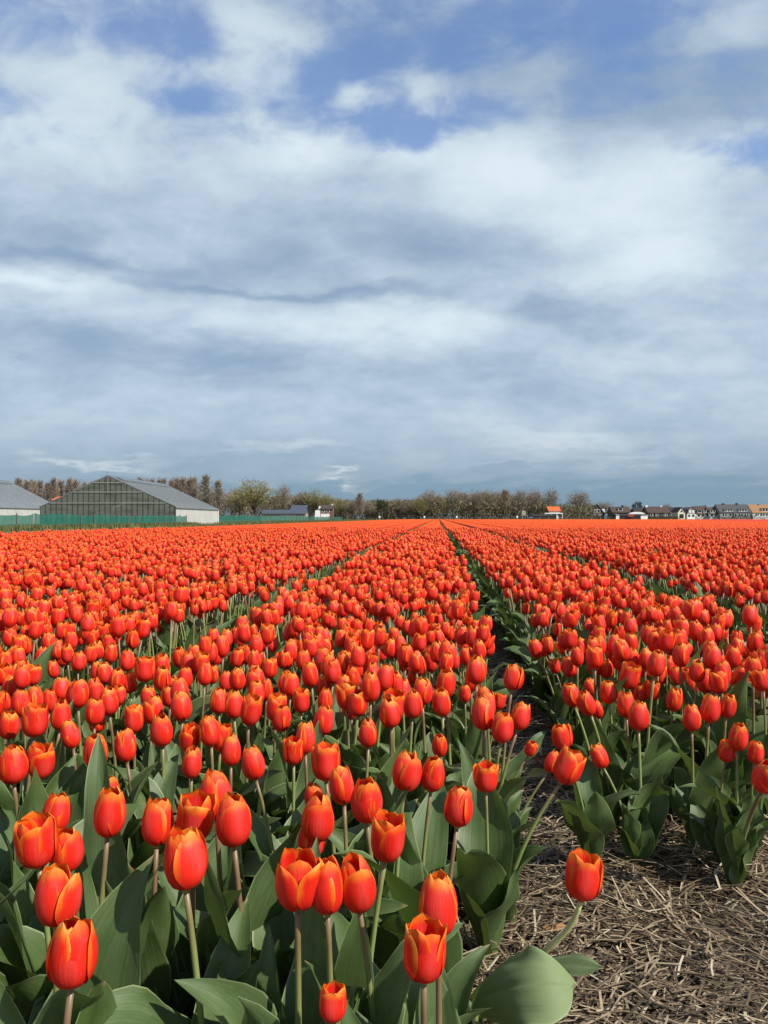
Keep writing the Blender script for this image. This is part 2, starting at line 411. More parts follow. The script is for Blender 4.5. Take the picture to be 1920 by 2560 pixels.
def leaf_pts(r, nt_, ns, L=None, W=None, th0=None, th1=None, chan=None, twist=None, wav=None):
    L = L or r.uniform(0.21, 0.36); W = W or r.uniform(0.036, 0.060)
    th0 = R(r.uniform(6, 26)) if th0 is None else th0; th1 = R(r.choice((r.uniform(10, 50), r.uniform(45, 120)))) if th1 is None else th1
    pw_ = r.uniform(1.5, 2.6); chan = r.uniform(0.10, 0.60) if chan is None else chan
    tw = R(r.uniform(-45, 45)) if twist is None else twist
    wa = r.uniform(0.006, 0.019) if wav is None else wav; fq = r.uniform(1.2, 2.4); p1, p2 = r.uniform(0, 6.3), r.uniform(0, 6.3)
    bend = r.uniform(-0.05, 0.05)
    x = z = 0.0; pts, uvs = [], []
    for j in range(nt_):
        t = j / (nt_ - 1); th = th0 + (th1 - th0) * t ** pw_
        if j: x += math.sin(th) * L / (nt_ - 1); z += math.cos(th) * L / (nt_ - 1)
        T = Vector((math.sin(th), 0, math.cos(th))); N = Vector((-math.cos(th), 0, math.sin(th)))
        a = tw * t * t; B = Vector((0, 1, 0)) * math.cos(a) + N * math.sin(a); N2 = T.cross(B) * -1
        if N2.dot(N) < 0: N2 = -N2
        w = W * (0.42 + 0.58 * math.sin(math.pi / 2 * min(t / 0.45, 1))) if t < 0.45 else W * max(0.0, 1 - ((t - 0.45) / 0.55) ** 1.55)
        c = 1.0 * (1 - t) ** 2.4 + chan * (1 - (1 - t) ** 1.6)
        for i in range(ns):
            s = 2 * i / (ns - 1) - 1
            fold = c * 1.15 * abs(s)
            off = N2 * (w * abs(s) * math.sin(fold) * 0.8) + B * (w * s * math.cos(fold * 0.75))
            off += N2 * (wa * s * s * math.sin(6.28 * fq * t + (p1 if s > 0 else p2)) * (t * (1 - t) * 4) ** 0.5)
            pts.append(Vector((x, bend * t * t, z)) + off); uvs.append((i / (ns - 1), t))
    return pts, uvs

def mb_petal(r, inner, nu=9, nv=11, openness=0.0):
    m = MB(); p, u = petal_pts(r, inner, nu, nv, openness); m.grid(p, u, nu, nv); return m
def mb_leaf(r, nt_=16, ns=7, **kw):
    m = MB(); p, u = leaf_pts(r, nt_, ns, **kw); m.grid(p, u, ns, nt_); return m

pr = random.Random(21)
OUTER = [mb_petal(pr, False).mesh('petal', [M_petal]) for _ in range(9)]
INNER = [mb_petal(pr, True).mesh('petal', [M_petal]) for _ in range(7)]
OUTER_OPEN = [mb_petal(pr, False, openness=0.45).mesh('petal', [M_petal]) for _ in range(3)]
INNER_OPEN = [mb_petal(pr, True, openness=0.40).mesh('petal', [M_petal]) for _ in range(3)]
LEAVES = [mb_leaf(pr).mesh('leaf', [M_leaf]) for _ in range(26)]
core = MB()
core.tube([(0, 0, -0.001), (0, 0, 0.003), (0, 0, 0.008), (0, 0, 0.026), (0, 0, 0.030)], [0.0042, 0.0075, 0.0048, 0.0040, 0.0055], 8)
for i in range(6):
    a = i * math.pi / 3
    core.tube([(0.005 * math.cos(a), 0.005 * math.sin(a), 0.006), (0.009 * math.cos(a), 0.009 * math.sin(a), 0.026)], [0.0012, 0.0016], 4)
CORE = core.mesh('bloom', [M_pistil])

def bez(p0, p1, p2, n):
    return [p0 * ((1 - t) ** 2) + p1 * (2 * t * (1 - t)) + p2 * (t * t) for t in (i / n for i in range(n + 1))]

def make_tulip(bc, size, base, label, group, r, nleaf=3, opened=None, axis=None, lift=1.0, leafs=None, spread_=1.0):
    """bc: bloom centre, base: foot on the ground (world)"""
    base = Vector((base[0], base[1], float(lumps(np.array(base[0]), np.array(base[1]))) - 0.004))
    t = root('tulip', base, label, 'tulip', group)
    s = size / BH
    d = bc - base
    if not opened: opened = r.random() < 0.20
    ctrl = Vector((d.x * 0.25, d.y * 0.25, d.z * 0.55))
    ax = axis or (d - ctrl).normalized().lerp(Vector((0, 0, 1)), 0.35).normalized()
    if axis is None: ax = (ax + Vector((r.gauss(0, 0.06), r.gauss(0, 0.06), 0))).normalized()
    tip = d - ax * (size * 0.5)
    mb = MB(); sp = bez(Vector((0, 0, 0)), Vector((tip.x * 0.30, tip.y * 0.30, tip.z * 0.60)) if axis is None else tip - ax * (0.55 * tip.length), tip, 8)
    ss = min(1.15, max(0.7, s))
    mb.tube(sp, [0.0046 * ss - 0.0009 * ss * i / 8 for i in range(9)], 8)
    link('stem', mb.mesh('stem', [M_stem]), t)
    q = ax.to_track_quat('Z', 'Y') @ Quaternion((0, 0, 1), r.uniform(0, 6.28))
    wd = r.uniform(0.94, 1.07)
    b = link('bloom', CORE, t, tip, q, (s * wd, s * wd, s))
    for i in range(6):
        inner = i % 2 == 1
        pool = (INNER_OPEN if inner else OUTER_OPEN) if opened else (INNER if inner else OUTER)
        tilt = r.gauss(-0.005, 0.030) + (0.22 if (r.random() < 0.06 and not inner) else 0) + (0.05 if opened else 0)
        a = i * math.pi / 3 + r.uniform(-0.12, 0.12)
        qq = Quaternion((0, 0, 1), a) @ Quaternion((0, 1, 0), tilt)
        link('petal', r.choice(pool), b, None, qq)
    hz = bc.z / 0.43 * lift * (0.98 if base.y > 1.7 else 1.07)
    a0 = r.uniform(0, 6.28)
    for i in range(nleaf):
        a = a0 + i * 2 * math.pi / nleaf + r.uniform(-0.5, 0.5)
        f = (0.80 + 0.35 * r.random()) * min(1.12, max(0.58, hz)) * (1.0 if i else 1.1)
        ru = world_to_row(base.x, base.y)[0]; outw = math.cos(a) * (1 if ru < 0.3 else -1)
        if (-0.12 < ru < 0.30 or 0.45 < ru < 0.72) and outw > 0.2: f *= 0.84
        link('leaf', r.choice(LEAVES), t, (tip.x * 0.14 * i / 3 + 0.003 * math.cos(a), tip.y * 0.14 * i / 3 + 0.003 * math.sin(a), 0.002 + (0.0, 0.035, 0.075, 0.10, 0.02)[i] * hz), Quaternion((0, 0, 1), a),
             (f * spread_, f * r.uniform(0.9, 1.2), f))
    return t

# ------------------------------------------------------------------ the tulips one can tell apart
C5 = lambda x, a, b: (0.3858 * x, 1860 + 0.3858 * a, 1860 + 0.3858 * b)
C6 = lambda x, a, b: (600 + 0.3858 * x, 1860 + 0.3858 * a, 1860 + 0.3858 * b)
C7 = lambda x, a, b: (1180 + 0.446 * x, 1860 + 0.446 * a, 1860 + 0.446 * b)
C8 = lambda x, a, b: (0.5787 * x, 1480 + 0.5787 * a, 1480 + 0.5787 * b)
C9 = lambda x, a, b: (960 + 0.5787 * x, 1480 + 0.5787 * a, 1480 + 0.5787 * b)
G_FRONT = 'tulips at the open front edge of the beds'
G_LEFT = 'tulips crowding the bed left of the bare path'
G_RIGHT = 'tulips crowding the bed right of the bare path'
NEAR = [  # (picture position), label, options
    (C5(465, 1130, 1590), 'lowest and largest red tulip in the lower left corner, petals parted at the top', {}),
    (C5(360, 780, 1185), 'red tulip directly above the largest one in the lower left corner', {}),
    (C5(230, 465, 810), 'dark-based red tulip, left of a touching pair at the left edge', {}),
    (C5(430, 535, 835), 'orange-red tulip, right and lower of a touching pair at the left edge', {}),
    (C5(370, 325, 575), 'pinkish red tulip peeking from behind a touching pair at the left edge', {}),
    (C5(712, 280, 610), 'tall red tulip with a bright yellow petal edge, overlapping one right behind it', {}),
    (C5(705, 205, 420), 'red tulip mostly hidden behind the one with a bright yellow petal edge', {}),
    (C5(1195, 545, 945), 'large slender red tulip with crossing petals on a long bare stem, left of centre', {}),
    (C5(1025, 345, 660), 'egg-shaped red tulip left of the large one on a long bare stem', {}),
    (C5(1270, 310, 640), 'wide open-topped red tulip just above the large one on a long bare stem', {'opened': 1}),
    (C5(1510, 325, 668), 'front red tulip of the overlapping pair right of the wide open-topped tulip', {}),
    (C5(1400, 170, 490), 'rear red tulip of the overlapping pair right of the wide open-topped tulip', {}),
    (C5(850, 815, 960), 'tiny low red tulip half hidden by leaves near the left side', {'z': 1.42}),
    (C5(85, 10, 265), 'red tulip cut close by the left picture edge above the leaning pair', {}),
    (C5(255, -10, 225), 'red tulip with one petal flaring out to the right, near the left edge', {}),
    (C5(620, -70, 165), 'round full red tulip, third from the left edge in its row', {}),
    (C5(815, -100, 120), 'smooth egg-shaped red tulip, fourth from the left edge in its row', {}),
    (C5(1245, 20, 225), 'smooth red tulip below another one, above the wide open-topped tulip', {}),
    (C5(1640, 20, 235), 'single red tulip with a pale petal edge above the overlapping pair', {}),
    (C5(1500, -60, 145), 'red tulip with pale petal tips above the overlapping pair, left of the single one', {}),
    (C6(375, 690, 1080), 'left tulip of the trio low in the centre, half in a sharp shadow', {}),
    (C6(565, 740, 1110), 'middle and foremost tulip of the trio low in the centre', {}),
    (C6(755, 720, 1080), 'right tulip of the trio low in the centre, with an orange side petal', {}),
    (C6(465, 478, 750), 'red tulip standing right behind the trio low in the centre', {}),
    (C6(505, 320, 640), 'tall red tulip above the one behind the central trio', {}),
    (C6(480, 250, 430), 'red tulip mostly hidden behind the tall one above the central trio', {}),
    (C6(660, 140, 395), 'red tulip leaning left, between two larger ones above the central trio', {}),
    (C6(820, 220, 520), 'red tulip with a petal turned out to the right, above the central trio', {}),
    (C6(955, 440, 770), 'egg-shaped red tulip on a curved stem, above right of the central trio', {}),
    (C6(1290, 850, 1240), 'large closed red tulip beside the straw, upper one of the front pair', {}),
    (C6(1200, 1145, 1545), 'large red tulip with open petal tips, lower one of the front pair', {}),
    (C6(600, 1570, 1785), 'small short red tulip low among leaves at the bottom edge', {'z': 0.88, 'opened': 1}),
    (C6(1420, 270, 540), 'broad red tulip with a toothed top on a thin stem beside the straw', {}),
    (C6(345, -50, 140), 'red tulip left of the wide yellow-edged one in the middle rows', {}),
    (C6(555, -10, 240), 'wide red tulip with broad yellow edges in the middle rows', {'opened': 1}),
    (C6(1072, 45, 305), 'red tulip with a yellow toothed top, left of two standing close together', {}),
    (C6(1250, 80, 315), 'red tulip with a yellow toothed top, right of two standing close together', {}),
    (C6(1595, 115, 315), 'small round red tulip at the path edge above the broad toothed one', {}),
    (C6(1295, -70, 90), 'tall red tulip with a pale-edged middle petal, above two standing close together', {}),
    (C7(540, 20, 230), 'red tulip with pale petal edges leaning over the bare path on a slanting stem', {'z': 1.66, 'side': 'L'}),
    (C7(450, 35, 165), 'red bloom half hidden behind the one leaning over the bare path', {'z': 1.75, 'side': 'L'}),
    (C7(715, 0, 140), 'small red tulip on a straight stem at the front corner of the right bed', {'z': 1.98}),
    (C7(330, -20, 70), 'flared red tulip overhanging the bare path, petals opening at the top', {'opened': 1, 'side': 'L'}),
    (C7(1430, -20, 105), 'red tulip left of a crowded pair at the right picture edge', {'z': 1.95}),
    (C7(1590, -20, 115), 'red tulip of the crowded pair at the right picture edge', {'z': 1.90}),
    (C7(1652, 80, 290), 'red tulip cut off by the right picture edge above the straw', {'z': 1.72}),
    (C9(425, 455, 600), 'tall red tulip in front of a cluster at the edge of the bare path', {}),
    (C9(510, 515, 655), 'smooth egg-shaped red tulip, lowest of the cluster at the edge of the path', {}),
    (C9(590, 475, 600), 'red tulip on the right of the cluster at the edge of the bare path', {}),
    (C9(765, 568, 685), 'orange-tipped red tulip standing just across the bare path from the cluster', {'z': 1.85}),
    (C9(437, 125, 190), 'lone small red tulip sticking out over the dark bare path', {}),
]
MIDDLE = [C8(*p) for p in (
    (40, 510, 640), (150, 480, 630), (260, 465, 600), (303, 555, 680), (420, 515, 610), (580, 485, 610), (700, 528, 670), (820, 565, 690), (960, 565, 690),
    (905, 530, 670), (1085, 440, 580), (1010, 420, 550), (945, 415, 530), (1215, 485, 605), (1195, 440, 560), (1320, 560, 700), (1400, 490, 620), (1590, 545, 675),
    (1545, 420, 540), (1500, 385, 510), (1300, 415, 525), (1405, 415, 520), (785, 430, 560), (665, 450, 570), (640, 405, 500), (730, 400, 500), (470, 410, 535),
    (515, 400, 490), (410, 370, 480), (340, 375, 505), (265, 365, 470), (215, 420, 520), (150, 405, 520), (90, 420, 540), (20, 430, 520), (140, 310, 405),
    (90, 290, 370), (230, 295, 375), (340, 255, 345), (625, 275, 390), (550, 250, 345), (700, 265, 360), (775, 235, 330), (855, 280, 360), (920, 315, 400),
    (1025, 325, 430), (975, 340, 430), (1150, 375, 470), (1235, 340, 440), (1165, 280, 375), (1025, 240, 330), (910, 215, 310), (1230, 250, 335),
    (1340, 300, 415), (1440, 290, 400), (1400, 360, 450), (1525, 320, 420), (1600, 340, 480), (60, 310, 400), (505, 330, 430), (450, 300, 400), (1100, 250, 340), (1310, 250, 340), (560, 345, 440), (20, 250, 340), (180, 235, 315), (290, 225, 310),
    (700, 320, 430), (750, 365, 460), (800, 320, 420), (1490, 250, 340), (1600, 260, 350), (390, 225, 310), (480, 220, 310), (420, 300, 390), (80, 235, 325))]
MIDDLE += [C9(*p) for p in (
    (1530, 565, 690), (1330, 485, 605), (1410, 440, 570), (1485, 437, 550), (1255, 412, 520), (1100, 470, 600), (1045, 430, 545), (1160, 378, 475), (968, 380, 485),
    (875, 425, 540), (920, 465, 550), (890, 370, 450), (808, 392, 500), (960, 290, 375), (910, 275, 365), (800, 275, 370), (738, 285, 355), (655, 200, 290),
    (250, 415, 540), (125, 425, 550), (25, 455, 590), (275, 330, 435), (165, 370, 490), (300, 255, 340), (355, 235, 320), (385, 195, 265), (125, 320, 400),
    (50, 340, 450), (90, 220, 330), (150, 270, 365), (500, 435, 510), (400, 280, 360), (350, 400, 480), (330, 145, 230), (380, 340, 430), (230, 215, 310), (440, 430, 560),
    (1060, 300, 425), (1105, 390, 480), (1190, 315, 405), (1260, 320, 410), (1310, 320, 420), (1390, 330, 440), (1530, 325, 420), (1600, 300, 390), (1640, 385, 465),
    (1120, 280, 370), (710, 190, 270), (780, 190, 270), (850, 195, 280), (905, 185, 260), (985, 215, 310), (1050, 195, 270), (1150, 215, 290), (1230, 275, 360), (1340, 280, 370),
    (1450, 270, 350), (1550, 290, 370), (1330, 350, 440), (1420, 225, 300), (1370, 215, 290), (1310, 215, 290), (1500, 220, 300), (1580, 230, 310), (690, 215, 280), (1640, 300, 390), (1220, 205, 290))]

def solve_depth(cy, hpx, z=None, hp=0.43):
    best = None
    for zz in ([z] if z else np.arange(0.7, 4.2, 0.02)):
        size = hpx * zz / F; h = H - (cy - HOR) * zz / F
        e = (math.log(size / 0.0735) / 0.13) ** 2 + ((h - hp) / 0.045) ** 2
        if best is None or e < best[0]: best = (e, zz, size, h)
    return best[1:]

taken = []
def place(px, ya, yb, label, group, r, nleaf=3, z=None, foot=None, opened=False, side=None):
    cy, hpx = (ya + yb) / 2, yb - ya
    right = (px - 1096) / (cy - HOR) > 0.48 and cy < 1990
    z, size, h = solve_depth(cy, hpx, z, 0.36 if right else 0.43)
    size = min(0.088, max(0.042, size))
    bc = at(px, cy, z)
    if foot: base = at(foot[0], HOR, foot[1])
    else: base = bc + Vector((r.gauss(0, 0.022), r.gauss(0.012, 0.025), 0))
    fu, fv = world_to_row(base.x, base.y)
    if side == 'L': right = False
    if right: fu, fv = min(max(fu, 0.50 + 0.06 * r.random()), fu + 0.10), min(max(fv, 2.0), fv + 0.12)
    elif fv < 6: fu = max(min(fu, 0.15 - 0.05 * r.random()), fu - 0.20)
    fx, fy = row_to_world(fu, fv); base = Vector((fx, fy, base.z))
    taken.append((bc.x, bc.y))
    if label is None: label = describe(bc, base, size, opened)
    return make_tulip(bc, size, (base.x, base.y), label, group, r, nleaf, bool(opened))

def describe(bc, base, size, opened=False):
    """words that set a tulip of the crowded rows apart: look, lean, place"""
    u, v = world_to_row(bc.x, bc.y); sx = bc.x / bc.y
    look = 'large red tulip' if size > 0.0775 else ('small red tulip' if size < 0.066 else 'red tulip')
    ln = bc.x - base.x
    lean = ' leaning left' if ln < -0.022 else (' leaning right' if ln > 0.022 else (' upright' if abs(ln) < 0.008 else ''))
    row = 'loose front rows' if v < 1.75 else ('third row band' if v < 2.15 else ('middle rows' if v < 2.6 else ('packed rows' if v < 3.0 else 'densest rear rows')))
    if u < 0.3:
        w = 'beside the bare path' if u > 0.02 else ('in the centre of the picture' if sx > -0.14 else ('between centre and left edge' if sx > -0.32 else 'near the left picture edge'))
    else:
        w = 'just right of the bare path' if u < 0.68 else ('halfway to the right edge' if sx < 0.34 else 'near the right picture edge')
    return f'{look}{lean} in the {row} {w}'.replace('between centre and left edge', 'left of centre')

tr_ = random.Random(5)
N_IND = 0
for pos, label, o in NEAR:
    place(*pos, label, G_FRONT, tr_, 5 if (pos[1] + pos[2]) / 2 > 1840 else 4, **o); N_IND += 1
for pos in MIDDLE:
    cy = (pos[1] + pos[2]) / 2
    left = (pos[0] - 1096) / (cy - HOR) < 0.48
    lab = None
    place(*pos, lab, G_LEFT if left else G_RIGHT, tr_, 4); N_IND += 1

# plants that have set no bloom, between the front stems
br = random.Random(41)
for px, z, sc_, lab in ((660, 0.98, 1.10, 'broad-leaved plant without a bloom, left of the central trio'), (742, 0.93, 1.12, 'leafy plant without a bloom in front of the central trio'),
                        (850, 0.95, 1.08, 'leafy plant without a bloom right below the central trio'), (985, 0.90, 1.05, 'leafy plant without a bloom between the central trio and the front pair'),
                        (455, 0.97, 1.10, 'leafy plant without a bloom below the large tulip on a long bare stem'), (300, 0.93, 1.05, 'leafy plant without a bloom near the lowest tulip'),
                        (60, 0.97, 1.10, 'leafy plant without a bloom in the lower left corner'), (590, 1.14, 1.15, 'leafy plant without a bloom behind the straw gap left of the trio'), (1060, 1.10, 0.95, 'leafy plant without a bloom beside the broad bent leaf')):
    p = at(px, HOR, z); t = root('tulip_plant', (p.x, p.y, float(lumps(np.array(p.x), np.array(p.y))) - 0.004), lab, 'plant', 'leafy plants without blooms')
    a0 = br.uniform(0, 6.28)
    for i in range(4):
        a = a0 + i * 1.57 + br.uniform(-.4, .4)
        link('leaf', br.choice(LEAVES), t, (0.003 * math.cos(a), 0.003 * math.sin(a), 0.02 * i), Quaternion((0, 0, 1), a), (sc_ * .82, sc_ * br.uniform(.75, .95), sc_ * br.uniform(.72, .86)))

# the bent tulip lying out over the straw
def bent_tulip():
    r = random.Random(3)
    px, ya, yb = C7(620, 605, 880)
    z = 1.20; bc = at(px, (ya + yb) / 2, z); size = (yb - ya) * z / F * 0.98
    base = at(1183, 2525, 1.335)
    foot = Vector((base.x, base.y, float(lumps(np.array(base.x), np.array(base.y))) - 0.004))
    t = root('tulip', foot, 'lone red tulip bent over the straw, with one very broad sun-tinted green leaf', 'tulip', G_FRONT)
    ax = Vector((0.10, 0.06, 1)).normalized(); tip = bc - foot - ax * size * 0.5
    j = at(1372, 2368, 1.235) - foot
    mb = MB(); pts = [Vector((0, 0, 0)), Vector((0.05, -0.02, 0.06)), j * 0.72, j] + [a for a in bez(j, j + (tip - j) * 0.6 + Vector((0.012, 0, -0.012)), tip, 6)][1:]
    mb.tube(pts, [0.0055, 0.0053, 0.005, 0.0048] + [0.0046 - 0.0001 * i for i in range(6)], 8)
    link('stem', mb.mesh('stem', [M_stem_pale]), t)
    s = size / BH
    b = link('bloom', CORE, t, tip, ax.to_track_quat('Z', 'Y') @ Quaternion((0, 0, 1), 0.55), (s * 1.05, s * 1.05, s))
    for i in range(6):
        qq = Quaternion((0, 0, 1), i * math.pi / 3) @ Quaternion((0, 1, 0), 0.06 + r.uniform(-0.03, 0.05))
        link('petal', r.choice(INNER_OPEN if i % 2 else OUTER_OPEN), b, None, qq)
    # the broad leaf arches over to the right, its face towards the light
    def arched(B, T, U, Lw, nu, nv, bulge, wav):
        m = MB(); pts, uv = [], []; M_ = (U + Lw) / 2; half = (U - Lw) / 2; nrm = (T - B).cross(half).normalized()
        if nrm.y > 0: nrm = -nrm
        for j in range(nv):
            t_ = j / (nv - 1); c = B * ((1 - t_) ** 2) + (M_ * 2 - (B + T) / 2) * (2 * t_ * (1 - t_)) + T * (t_ * t_)
            q_ = (math.sin(math.pi / 2 * min(1, .12 + t_ / .50)) if t_ < .44 else max(0.0, 1 - ((t_ - .44) / .56) ** 1.8))
            q_ *= 1 + .05 * math.sin(11 * t_) + .03 * math.sin(23 * t_ + 1)
            for i in range(nu):
                s_ = 2 * i / (nu - 1) - 1
                pts.append(c + half * (s_ * q_) + nrm * (bulge * (1 - s_ * s_) * math.sin(math.pi * min(1, t_ + .12)) + wav * s_ * s_ * math.sin(9 * t_ + 2 * s_) + 0.0008 * math.sin(13 * s_ + 4 * t_) * math.sin(math.pi * t_) - 0.006 * math.exp(-(s_ / .10) ** 2) * math.sin(math.pi * t_))); uv.append((i / (nu - 1), t_))
        m.grid(pts, uv, nu, nv); return m.mesh('leaf', [M_leaf_sun_tint])
    o = link('leaf', arched(at(1187, 2512, 1.30) - foot, at(1440, 2462, 1.20) - foot, at(1312, 2368, 1.25) - foot, at(1352, 2572, 1.14) - foot, 25, 26, 0.018, 0.010), t)
    o['label'] = 'very broad sun-tinted leaf arching face up over the straw'
    link('leaf', arched(at(1330, 2420, 1.30) - foot, at(1506, 2416, 1.20) - foot, at(1430, 2384, 1.26) - foot, at(1430, 2442, 1.22) - foot, 7, 14, 0.008, 0.003), t)
    base_ = MB(); base_.tube([(0, 0, 0), (at(1187, 2512, 1.30) - foot) * 0.5, at(1192, 2510, 1.295) - foot], [.008, .007, .004], 7); link('leaf_stalk', base_.mesh('leaf_stalk', [M_stem]), t)
    for a in (150, 215, 300):
        link('leaf', r.choice(LEAVES), t, (0, 0, 0), Quaternion((0, 0, 1), R(a)), (0.45, 0.6, 0.38))
bent_tulip(); N_IND += 1

# ------------------------------------------------------------------ procedural rest of the rows
def bed_points(v0, v1, step, jit):
    out = []
    for (u0, u1) in BEDS:
        us = np.arange(u0 + step * 0.35, u1, step); vs_ = np.arange(v0, v1, step)
        if len(us) == 0: continue
        # only where the camera, or one a step aside, can look
        U, V = np.meshgrid(us, vs_); U = U.ravel(); V = V.ravel()
        x, y = U * RC + V * RS, -U * RS + V * RC
        ok = (np.abs(x) < y * 0.56 + 1.4)
        U, V = U[ok] + nrg.normal(0, jit, ok.sum()), V[ok] + nrg.normal(0, jit, ok.sum())
        lo, hi_ = u0 + 0.03 * nrg.random(len(U)), u1 - 0.03 * nrg.random(len(U))
        out.append(np.stack([np.clip(U, lo, hi_), V], 1))
    p = np.concatenate(out)
    return p[:, 0] * RC + p[:, 1] * RS, -p[:, 0] * RS + p[:, 1] * RC

xs, ys = bed_points(0.9, 34.0, 0.089, 0.042)
SEEN_FROM = 2.62
tk = np.array(taken)
keep = np.ones(len(xs), bool)
inside = np.abs(xs) < ys * 0.5 + 0.06
near = ys < SEEN_FROM
fill = near & inside & (ys > 1.80) & (nrg.random(len(xs)) < 0.75)
keep &= ~(near & inside & ~fill)                      # the front rows are placed one by one above
keep &= ~(near & ~inside & (xs > 0) & (ys < 2.0))
keep &= ys > 0.75
xs, ys = xs[keep], ys[keep]
for i in np.where(ys < 3.6)[0]:
    if ((tk - (xs[i], ys[i])) ** 2).sum(1).min() < (0.045 if ys[i] > SEEN_FROM else 0.072) ** 2 or (world_to_row(xs[i], ys[i])[0] > 0.3 and ys[i] < 2.25): ys[i] += 200      # dropped below
ok = ys < 100; xs, ys = xs[ok], ys[ok]
order = np.argsort(ys + np.where(np.abs(xs) < ys * 0.5 + 0.02, 0, 100))
n_more = 320 - N_IND
ind, rest = order[:n_more], order[n_more:]
pr2 = random.Random(77)
for i in ind:
    x, y = float(xs[i]), float(ys[i])
    left = world_to_row(x, y)[0] < 0.3
    h = pr2.gauss(0.43, 0.025)
    bc, size = Vector((x + pr2.gauss(0, 0.018), y + pr2.gauss(0, 0.015), h)), pr2.uniform(0.066, 0.083)
    make_tulip(bc, size, (x, y),
               describe(bc, Vector((x, y, 0)), size),
               G_LEFT if left else G_RIGHT, pr2)

# variants for the mass of the field
def stuff_tulip(r, petal_m):
    m = MB(); h = 0.43 * r.uniform(0.93, 1.08); s = r.uniform(0.84, 1.12); opn = r.choice((0, 0, 0, 0.25, 0.5)); bud = r.random() < 0.08
    lx, ly = r.gauss(0, 0.03), r.gauss(0, 0.03)
    tip = Vector((lx, ly, h - 0.037))
    m.tube(bez(Vector((0, 0, 0)), Vector((lx * .3, ly * .3, h * .6)), tip, 4), [0.0048, 0.0046, 0.0044, 0.004, 0.004], 5, 1)
    ax = Vector((lx * 1.5, ly * 1.5, h)).normalized(); M = Matrix.Translation(tip) @ (ax.to_track_quat('Z', 'Y') @ Quaternion((0, 0, 1), r.uniform(0, 6))).to_matrix().to_4x4() @ Matrix.Scale(s, 4)
    for i in range(6):
        pm = mb_petal(r, i % 2 == 1, 5, 7, openness=opn)
        qq = Quaternion((0, 0, 1), i * math.pi / 3 + r.uniform(-.1, .1)) @ Quaternion((0, 1, 0), r.gauss(0.02 * (opn > 0), 0.05) + (0.25 if r.random() < 0.05 else 0))
        m.add(pm, M @ qq.to_matrix().to_4x4(), 0)
    a0 = r.uniform(0, 6.28)
    for i in range(3):
        q = Quaternion((0, 0, 1), a0 + i * 2.1 + r.uniform(-.5, .5)); f = r.uniform(0.8, 1.15)
        m.add(mb_leaf(r, 8, 4), Matrix.Translation((0, 0, 0.004 + 0.035 * i)) @ q.to_matrix().to_4x4() @ Matrix.Scale(f, 4), 2)
    return m

def patch(r, length, petal_m, step=0.091):
    """a stretch of bed, cheap tulips"""
    m = MB()
    for u in np.arange(-0.49, 0.50, step):
        for v in np.arange(0, length, step):
            x, y = max(-.5, min(.5, u + r.gauss(0, 0.025))), v + r.gauss(0, 0.03); h = 0.43 * r.uniform(0.92, 1.07); s = r.uniform(0.9, 1.1)
            a = r.uniform(0, 6.28); b = len(m.v); n = 6; cx, cy_ = x + r.gauss(0, 0.012), y + r.gauss(0, 0.012)
            op = r.uniform(0.5, 0.75)
            for t, rr in ((0.0, 0.30), (0.28, 0.92), (0.6, 1.0), (0.97, op)):
                for i in range(n):
                    q = a + i * math.pi / 3; dz = 0.012 * (i % 2) * (t > 0.9); k_ = 0.0275 * rr * s
                    m.v.append((cx + k_ * math.cos(q), cy_ + k_ * math.sin(q), h + (t - 0.5) * BH * s - dz)); m.uv.append((0.5 if i % 2 == 0 else 0.90, t * 0.955))
            m.v.append((cx, cy_, h + 0.25 * BH * s)); m.uv.append((0.5, 0.84))
            for j in range(3):
                for i in range(n):
                    m.f.append((b + j * n + i, b + j * n + (i + 1) % n, b + (j + 1) * n + (i + 1) % n, b + (j + 1) * n + i)); m.m.append(0)
            for i in range(n): m.f.append((b + 3 * n + i, b + 3 * n + (i + 1) % n, b + 4 * n)); m.m.append(0)
            m.tube([(x, y, 0.05), (cx, cy_, h - 0.03)], [0.005, 0.004], 3, 1, False)
            for _ in range(2):
                q = r.uniform(0, 6.28); d = Vector((math.cos(q), math.sin(q), 0)); e = Vector((-d.y, d.x, 0)) * 0.032
                p0 = Vector((x, y, 0)); p1 = p0 + d * 0.05 + Vector((0, 0, 0.16)); p2 = p0 + d * 0.13 + Vector((0, 0, r.uniform(0.18, 0.27)))
                b = len(m.v); m.v += [tuple(p0), tuple(p1 - e), tuple(p1 + e), tuple(p2)]; m.uv += [(0.5, 0.1), (0.1, .5), (0.9, .5), (0.5, 1)]
                m.f += [(b, b + 2, b + 1), (b + 1, b + 2, b + 3)]; m.m += [2, 2]
    return m

vr = random.Random(99)
TM = [M_petal, M_stem, M_leaf]
VAR = [bpy.data.objects.new('tulip_variant', stuff_tulip(vr, M_petal).mesh('tulip_variant', TM)) for _ in range(18)]
PLEN = 2.0
PAT = [bpy.data.objects.new('tulip_patch', patch(vr, PLEN, M_petal).mesh('tulip_patch', TM)) for _ in range(5)]
PAT_PINK = [bpy.data.objects.new('tulip_patch', patch(vr, PLEN, M_petal_pink).mesh('tulip_patch', [M_petal_pink, M_stem, M_leaf])) for _ in range(3)]

